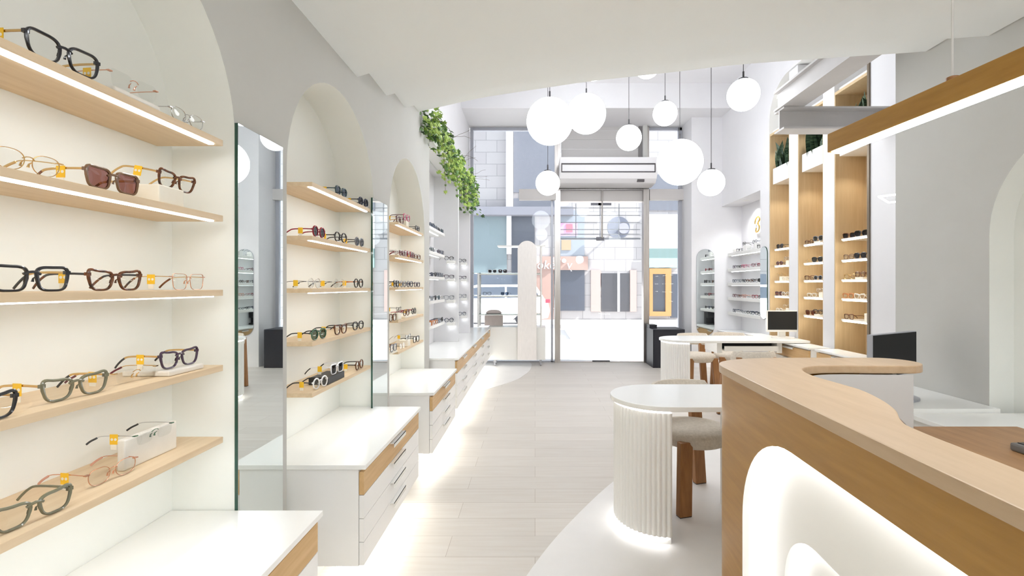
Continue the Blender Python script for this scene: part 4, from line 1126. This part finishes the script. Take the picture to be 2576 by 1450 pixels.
# black cabinet, right of the door
bc = thing('black_cabinet', 'low matt black cabinet beside the right door post', 'cabinet', (2.4, 8.3, 0))
bx0, bx1 = (1634 - VX) * 8.35 / F, (1723 - VX) * 8.1 / F
mk('body', MB().box(bx0, bx1, 8.1, 8.62, .0, .655), M_navy, bc, bevel=.004)
mk('door_front', MB().box(bx0 + .02, bx1 - .02, 8.092, 8.1, .03, .63), M_navy, bc)
tb = thing('black_box', 'small black box on top of the low black cabinet', 'box', (bx0 + .1, 8.45, .6555))
mk('body', MB().box(bx0 + .0, bx0 + .13, 8.35, 8.6, .6555, .70), M_navy, tb, bevel=.003)
mk('lid', MB().box(bx0 - .002, bx0 + .132, 8.348, 8.602, .70, .712), M_black, tb)

# ------------------------------------------------------------------ ivy along the ledge over the left alcoves
tr = thing('planter_trough', 'slim white trough along the top of the left alcoves holding ivy', 'planter', (-1.1, 5.8, 2.82))
mk('trough', MB().box(-1.198, -1.01, 4.30 if False else 4.72, 7.30, 2.822, 2.84).box(-1.03, -1.01, 4.72, 7.30, 2.84, 2.95), M_white, tr)
mk('soil', MB().box(-1.197, -1.031, 4.73, 7.29, 2.841, 2.90), mat('potting_soil'), tr)
LEAF = [(0, 0), (.30, -.10), (.52, .08), (.36, .30), (.50, .62), (.20, .56), (0, 1.0), (-.20, .56), (-.50, .62), (-.36, .30), (-.52, .08), (-.30, -.10)]
def leaf(m, p, size, d, nrm):
    d = d.normalized(); u = d.cross(nrm)
    if u.length < 1e-3:
        u = d.cross(Vector((1, 0, 0)))
    u.normalize(); w_ = u.cross(d)
    vs = [p + d * (.42 * size) + w_ * (.10 * size)] + [p + u * (x * size) + d * (y * size) + w_ * (-.10 * size * abs(x) * 2) for x, y in LEAF]
    m.add(vs, [(0, i + 1, (i + 1) % 12 + 1) for i in range(12)])
M_ivy = [mottled('ivy_light', (128, 168, 62), (190, 210, 110), nscale=30, rough=.5), mottled('ivy_green', (62, 104, 42), (112, 150, 66), nscale=30, rough=.5), mottled('ivy_dark', (38, 62, 34), (70, 98, 56), nscale=30, rough=.5)]
def ivy(label, s0, s1, count, hang, mix, seed, zo=2.93, size=(.035, .07), trail=6, dist=.12):
    rnd = random.Random(seed)
    t = thing('trailing_ivy', label, 'ivy', (-1.06, (s0 + s1) / 2, 2.88), 'ivy on the ledge over the alcoves')
    ms = [MB(), MB(), MB()]; st = MB()
    for k in range(count):
        s = s0 + (s1 - s0) * rnd.random(); q = rnd.random()
        x = -1.0 + rnd.uniform(-.12, .10) + dist * q * rnd.random(); z = zo + .09 - hang * q ** 1.6 + rnd.uniform(-.05, .05)
        p = Vector((x, s, z))
        d = Vector((rnd.uniform(-.2, .9), rnd.uniform(-.8, .5), rnd.uniform(-1.2, .3))); n_ = Vector((rnd.uniform(.2, 1), rnd.uniform(-1, -.1), rnd.uniform(-.2, .9)))
        r_ = rnd.random(); i = 0 if r_ < mix[0] else (1 if r_ < mix[0] + mix[1] else 2)
        leaf(ms[i], p, rnd.uniform(*size), d, n_)
    for k in range(trail):
        s = s0 + (s1 - s0) * rnd.random(); x = -.98 + rnd.uniform(0, .06)
        L_ = rnd.uniform(.25, .6); p = Vector((x, s, zo)); pts = [p.copy()]
        v = Vector((rnd.uniform(.02, .18), rnd.uniform(-.15, .15), -.3))
        for j in range(9):
            v += Vector((rnd.uniform(-.02, .02), rnd.uniform(-.06, .06), -.05)); p = p + v.normalized() * (L_ / 9); pts.append(p.copy())
            if j > 0:
                i = 0 if rnd.random() < .55 else 1
                leaf(ms[i], p, rnd.uniform(.022, .045), Vector((rnd.uniform(-.5, .5), rnd.uniform(-.5, .5), -1)), Vector((rnd.uniform(.1, .6), -1, .3)))
        st.tube(pts, .0018, 4)
    for k in range(3):                                       # bare tendrils reaching out
        s = s0 + (s1 - s0) * rnd.random(); p = Vector((-.98, s, zo + .03)); pts = [p.copy()]; v = Vector((.5, rnd.uniform(-.3, .3), .25))
        for j in range(8):
            v += Vector((rnd.uniform(-.15, .15), rnd.uniform(-.2, .2), rnd.uniform(-.22, .14))); p = p + v.normalized() * .04; pts.append(p.copy())
        st.tube(pts, .0016, 4)
    mk('stems', st, mat('ivy_stem', (92, 70, 50), .7), t)
    for i, nm in enumerate(('light green leaves', 'mid green leaves', 'dark green leaves')):
        if ms[i].v:
            f = mk('foliage', ms[i], M_ivy[i], t, label=nm); f['kind'] = 'stuff'
ivy('bushy light green ivy at the ceiling end of the alcove ledge', 4.32, 5.25, 300, .20, (.45, .38), 3, trail=5, dist=.06)
ivy('trailing light green ivy along the middle of the alcove ledge', 5.2, 6.15, 300, .32, (.62, .3), 5, trail=12, dist=.10)
ivy('darker ivy cascading off the window end of the alcove ledge', 6.5, 7.35, 330, .50, (.45, .28), 9, trail=9, dist=.12)

# ------------------------------------------------------------------ the street outside
GZ = -.02
struct('ground_street', MB().box(-30, 40, 8.8, 60, -.30, GZ), mat('street_stone', (204, 201, 199), .8))
struct('kerb_far', MB().box(-30, 40, 15.8, 16.1, GZ, .10), mat('kerb_grey', (150, 150, 156), .8))
S = 20.0; P_ = S / F
def ox(px):
    return (px - VX) * P_
def oz(py):
    return H + (VY - py) * P_
bd = thing('street_building', 'pale stone building across the street seen through the glass', 'building', (2, S, 0))
def stone():
    m = mat('facade_stone', (196, 192, 190), .85)
    nt = m.node_tree; b = nt.nodes['Principled BSDF']; n = nt.nodes; l = nt.links
    tc = n.new('ShaderNodeTexCoord'); mp = n.new('ShaderNodeMapping'); br = n.new('ShaderNodeTexBrick')
    mp.inputs['Rotation'].default_value = (PI / 2, 0, 0)
    br.inputs['Scale'].default_value = 1; br.inputs['Brick Width'].default_value = .9; br.inputs['Row Height'].default_value = .5; br.inputs['Mortar Size'].default_value = .012
    br.inputs['Color1'].default_value = lin((160, 156, 155)); br.inputs['Color2'].default_value = lin((152, 147, 147)); br.inputs['Mortar'].default_value = lin((124, 121, 122))
    l.new(tc.outputs['Object'], mp.inputs[0]); l.new(mp.outputs[0], br.inputs[0]); l.new(br.outputs[0], b.inputs['Base Color'])
    return m
def ob(name, p0, p1, y0, y1, m, dep=.0, th=.1, lab=None):
    return mk(name, MB().box(ox(p0), ox(p1), S - th - dep, S - dep, oz(y1), oz(y0)), m, bd, label=lab)
mk('facade_wall', MB().box(-14, 22, S, S + 4, GZ, 16), stone(), bd)
mg = mat('dark_shop_glass', (66, 70, 80), .2, spec=.3); mt = mat('teal_glass', (112, 126, 130), .3, spec=.25); mb_ = mat('blue_grey_glass', (98, 100, 108), .45, spec=.2)
ob('pillar', 1274, 1291, 180, 525, mat('facade_white', (196, 194, 196), .8), .02, .3)
ob('upper_window', 1292, 1402, 180, 485, mb_, 0, .06)
ob('window_sill', 1180, 1440, 525, 545, mat('cornice_grey', (110, 110, 118), .8), 0, .5)
ob('upper_window', 1292, 1402, 500, 524, mb_, 0, .06)
ob('shop_glass', 1182, 1275, 545, 700, mt, 0, .06)
ob('pillar', 1275, 1287, 545, 640, mat('facade_white'), .02, .2)
ob('shop_glass', 1287, 1345, 545, 700, mg, 0, .06)
ob('shop_glass', 1150, 1345, 690, 800, mat('shop_glass_low', (84, 92, 104), .2), .005, .06)
ob('shop_fascia', 1325, 1478, 646, 680, mat('terracotta_band', (150, 122, 112), .8), .06, .12)
ob('shop_glass', 1395, 1470, 680, 782, mg, 0, .08)
ob('pier', 1345, 1392, 680, 806, mat('terracotta_band'), 0, .15)
ob('shop_glass', 1400, 1470, 530, 646, mat('pale_blue_panel', (132, 138, 146), .3), 0, .06)
ob('poster', 1408, 1452, 562, 594, mat('pink_poster', (176, 138, 166), .5), .07, .02, 'pink poster')
ob('poster', 1424, 1440, 565, 585, mat('red_poster', (168, 92, 106), .5), .09, .02, 'red motif on the poster')
ob('poster', 1412, 1436, 602, 630, mat('tan_notice', (150, 130, 104), .6), .07, .02, 'tan notice')
ob('entrance', 1512, 1552, 688, 784, mat('entrance_dark', (56, 54, 58), .3), 0, .08)
ob('entrance', 1558, 1582, 688, 784, mat('entrance_dark'), 0, .08)
ob('door_frame', 1552, 1558, 684, 784, mat('facade_white'), .02, .1)
ob('pier', 1486, 1510, 680, 784, mat('pink_brick', (158, 136, 130), .8), 0, .1)
ob('pier', 1584, 1600, 680, 784, mat('pink_brick'), 0, .1)
ob('upper_panel', 1625, 1705, 540, 626, mat('facade_white'), 0, .1)
ob('upper_window', 1625, 1720, 440, 530, mb_, 0, .06)
ob('louvre', 1625, 1705, 626, 650, mat('teal_louvre', (96, 118, 116), .5), 0, .12)
ob('shop_fascia', 1625, 1705, 650, 674, mat('pale_teal', (138, 160, 156), .6), 0, .12)
ob('shop_glass', 1640, 1672, 690, 790, mg, 0, .06)
ow = MB()
for (a, b, c, d) in ((1632, 1640, 676, 795), (1672, 1686, 676, 795), (1640, 1672, 676, 690), (1640, 1672, 784, 795)):
    ow.box(ox(a), ox(b), S - .16, S, oz(d), oz(c))
mk('door_frame', ow, mat('orange_wood', (158, 116, 64), .5), bd, label='orange wooden door frame')
ob('shop_glass', 1686, 1705, 690, 800, mg, 0, .05)
# script lettering on the terracotta fascia
def lettering(body, px, py, size, label):
    cu = bpy.data.curves.new('shop_lettering', 'FONT'); cu.body = body; cu.size = size; cu.extrude = .02; cu.shear = .15
    tmp_ = bpy.data.objects.new('tmp_lettering', cu); COL.objects.link(tmp_); bpy.context.view_layer.update()
    lme = bpy.data.meshes.new_from_object(tmp_.evaluated_get(bpy.context.evaluated_depsgraph_get())); bpy.data.objects.remove(tmp_)
    to = bpy.data.objects.new('shop_lettering', lme); COL.objects.link(to); to.parent = bd
    to.location = Vector((ox(px), S - .21, oz(py))) - Vector(bd.location); to.rotation_euler = (PI / 2, 0, 0); to['label'] = label
    lme.materials.clear(); lme.materials.append(mat('facade_white'))
lettering('oke', 1350, 677, .50, 'white lettering')
lettering('v', 1424, 677, .50, 'white lettering')
mk('lettering_dot', MB().lathe([(.0001, -.02), (.09, -.02), (.09, .02), (.0001, .02)], (ox(1418), S - .21, oz(657)), 16, 'y'), mat('facade_white'), bd, label='white dot of the lettering')
# round grey disc with a smaller paler disc in front
rs = thing('round_disc', 'round grey blade sign on the stone building across the street', 'sign', (ox(1552), S - .3, oz(576)))
mk('disc', MB().lathe([(.0001, -.05), (.46, -.05), (.46, .05), (.0001, .05)], (ox(1552), S - .35, oz(576)), 36, 'y'), mat('disc_grey', (78, 82, 96), .6), rs)
mk('inner_disc', MB().lathe([(.0001, -.02), (.22, -.02), (.22, .02), (.0001, .02)], (ox(1552) + .2, S - .43, oz(576) - .03), 30, 'y'), mat('disc_pale', (134, 132, 142), .6), rs)
mk('bracket', MB().box(ox(1552) - .03, ox(1552) + .03, S - .30, S, oz(576) - .03, oz(576) + .03), mat('disc_grey'), rs)
# low white steps in front of the entrance
stp = thing('terrace_steps', 'low white stone steps in front of the street entrance', 'steps', (2.2, 13, GZ))
for i in range(3):
    y = 12.6 + i * .9
    mk('step', MB().box((1432 - VX) * 13 / F, (1598 - VX) * 13 / F, y, y + .9 + (2 - i) * 0, GZ, GZ + .09 * (i + 1)), mat('step_white', (214, 212, 210), .8), stp)
# parked white car
ca = thing('parked_car', 'white estate car parked across the street behind the window rack', 'car', (-1.9, 17.4, GZ))
CX0, CX1 = -4.1, .52; CY0, CY1 = 16.5, 18.2
def cp(u, z):
    return (CX0 + (CX1 - CX0) * u, GZ + z)
body = [cp(*p) for p in ((0, .30), (.0, .62), (.04, .78), (.24, .92), (.95, .98), (.985, .86), (1.0, .55), (.985, .30), (.90, .24), (.86, .34), (.80, .36), (.75, .34), (.72, .24), (.30, .24), (.27, .34), (.21, .36), (.15, .34), (.12, .24))]
roof = [cp(*p) for p in ((.22, .90), (.36, 1.34), (.45, 1.45), (.80, 1.46), (.90, 1.38), (.96, .96))]
mk('car_body', MB().prism(body, CY0, CY1, 'y'), mat('car_white', (246, 246, 248), .2, coat=.6), ca, bevel=.04, smooth=True)
mk('car_roof', MB().prism(roof, CY0 + .10, CY1 - .10, 'y'), mat('car_white'), ca, bevel=.03, smooth=True)
for k, pts in enumerate((((.27, .96), (.37, 1.30), (.455, 1.36), (.455, .98)), ((.47, .98), (.47, 1.37), (.66, 1.38), (.66, .99)), ((.675, .99), (.675, 1.38), (.80, 1.37), (.89, 1.28), (.92, 1.02)))):
    mk('side_window', MB().prism([cp(*p) for p in pts], CY0 + .085, CY0 + .099, 'y'), mat('car_glass', (80, 88, 100), .1), ca)
for u in (.205, .805):
    x = cp(u, 0)[0]
    for y in (CY0 + .10, CY1 - .10):
        wh = mk('wheel', MB().lathe([(.0001, -.10), (.24, -.10), (.30, -.09), (.325, -.05), (.325, .05), (.30, .09), (.0001, .10)], (x, y, GZ + .325), 28, 'y'), mat('tyre', (52, 52, 58), .8), ca, smooth=True)
        mk('hub_cap', MB().lathe([(.0001, -.115), (.17, -.115), (.20, -.10), (.0001, -.10)], (x, y, GZ + .325), 20, 'y'), M_alu, wh)
mk('tail_light', MB().box(CX1 - .16, CX1 + .005, CY0 - .01, CY0 + .12, GZ + .82, GZ + .95), mat('tail_red', (196, 60, 76), .3), ca, bevel=.01)

# ------------------------------------------------------------------ daylight
wd = bpy.data.worlds.new('sky'); SC.world = wd; wd.use_nodes = True
bg = wd.node_tree.nodes['Background']; bg.inputs[0].default_value = (.86, .92, 1.0, 1); bg.inputs[1].default_value = 1.7
su = bpy.data.lights.new('sun', 'SUN'); su.energy = 15.0; su.angle = .02; su.color = (1, .97, .92)
so = bpy.data.objects.new('sun', su); COL.objects.link(so); so.rotation_euler = (math.radians(8), math.radians(48), 0)
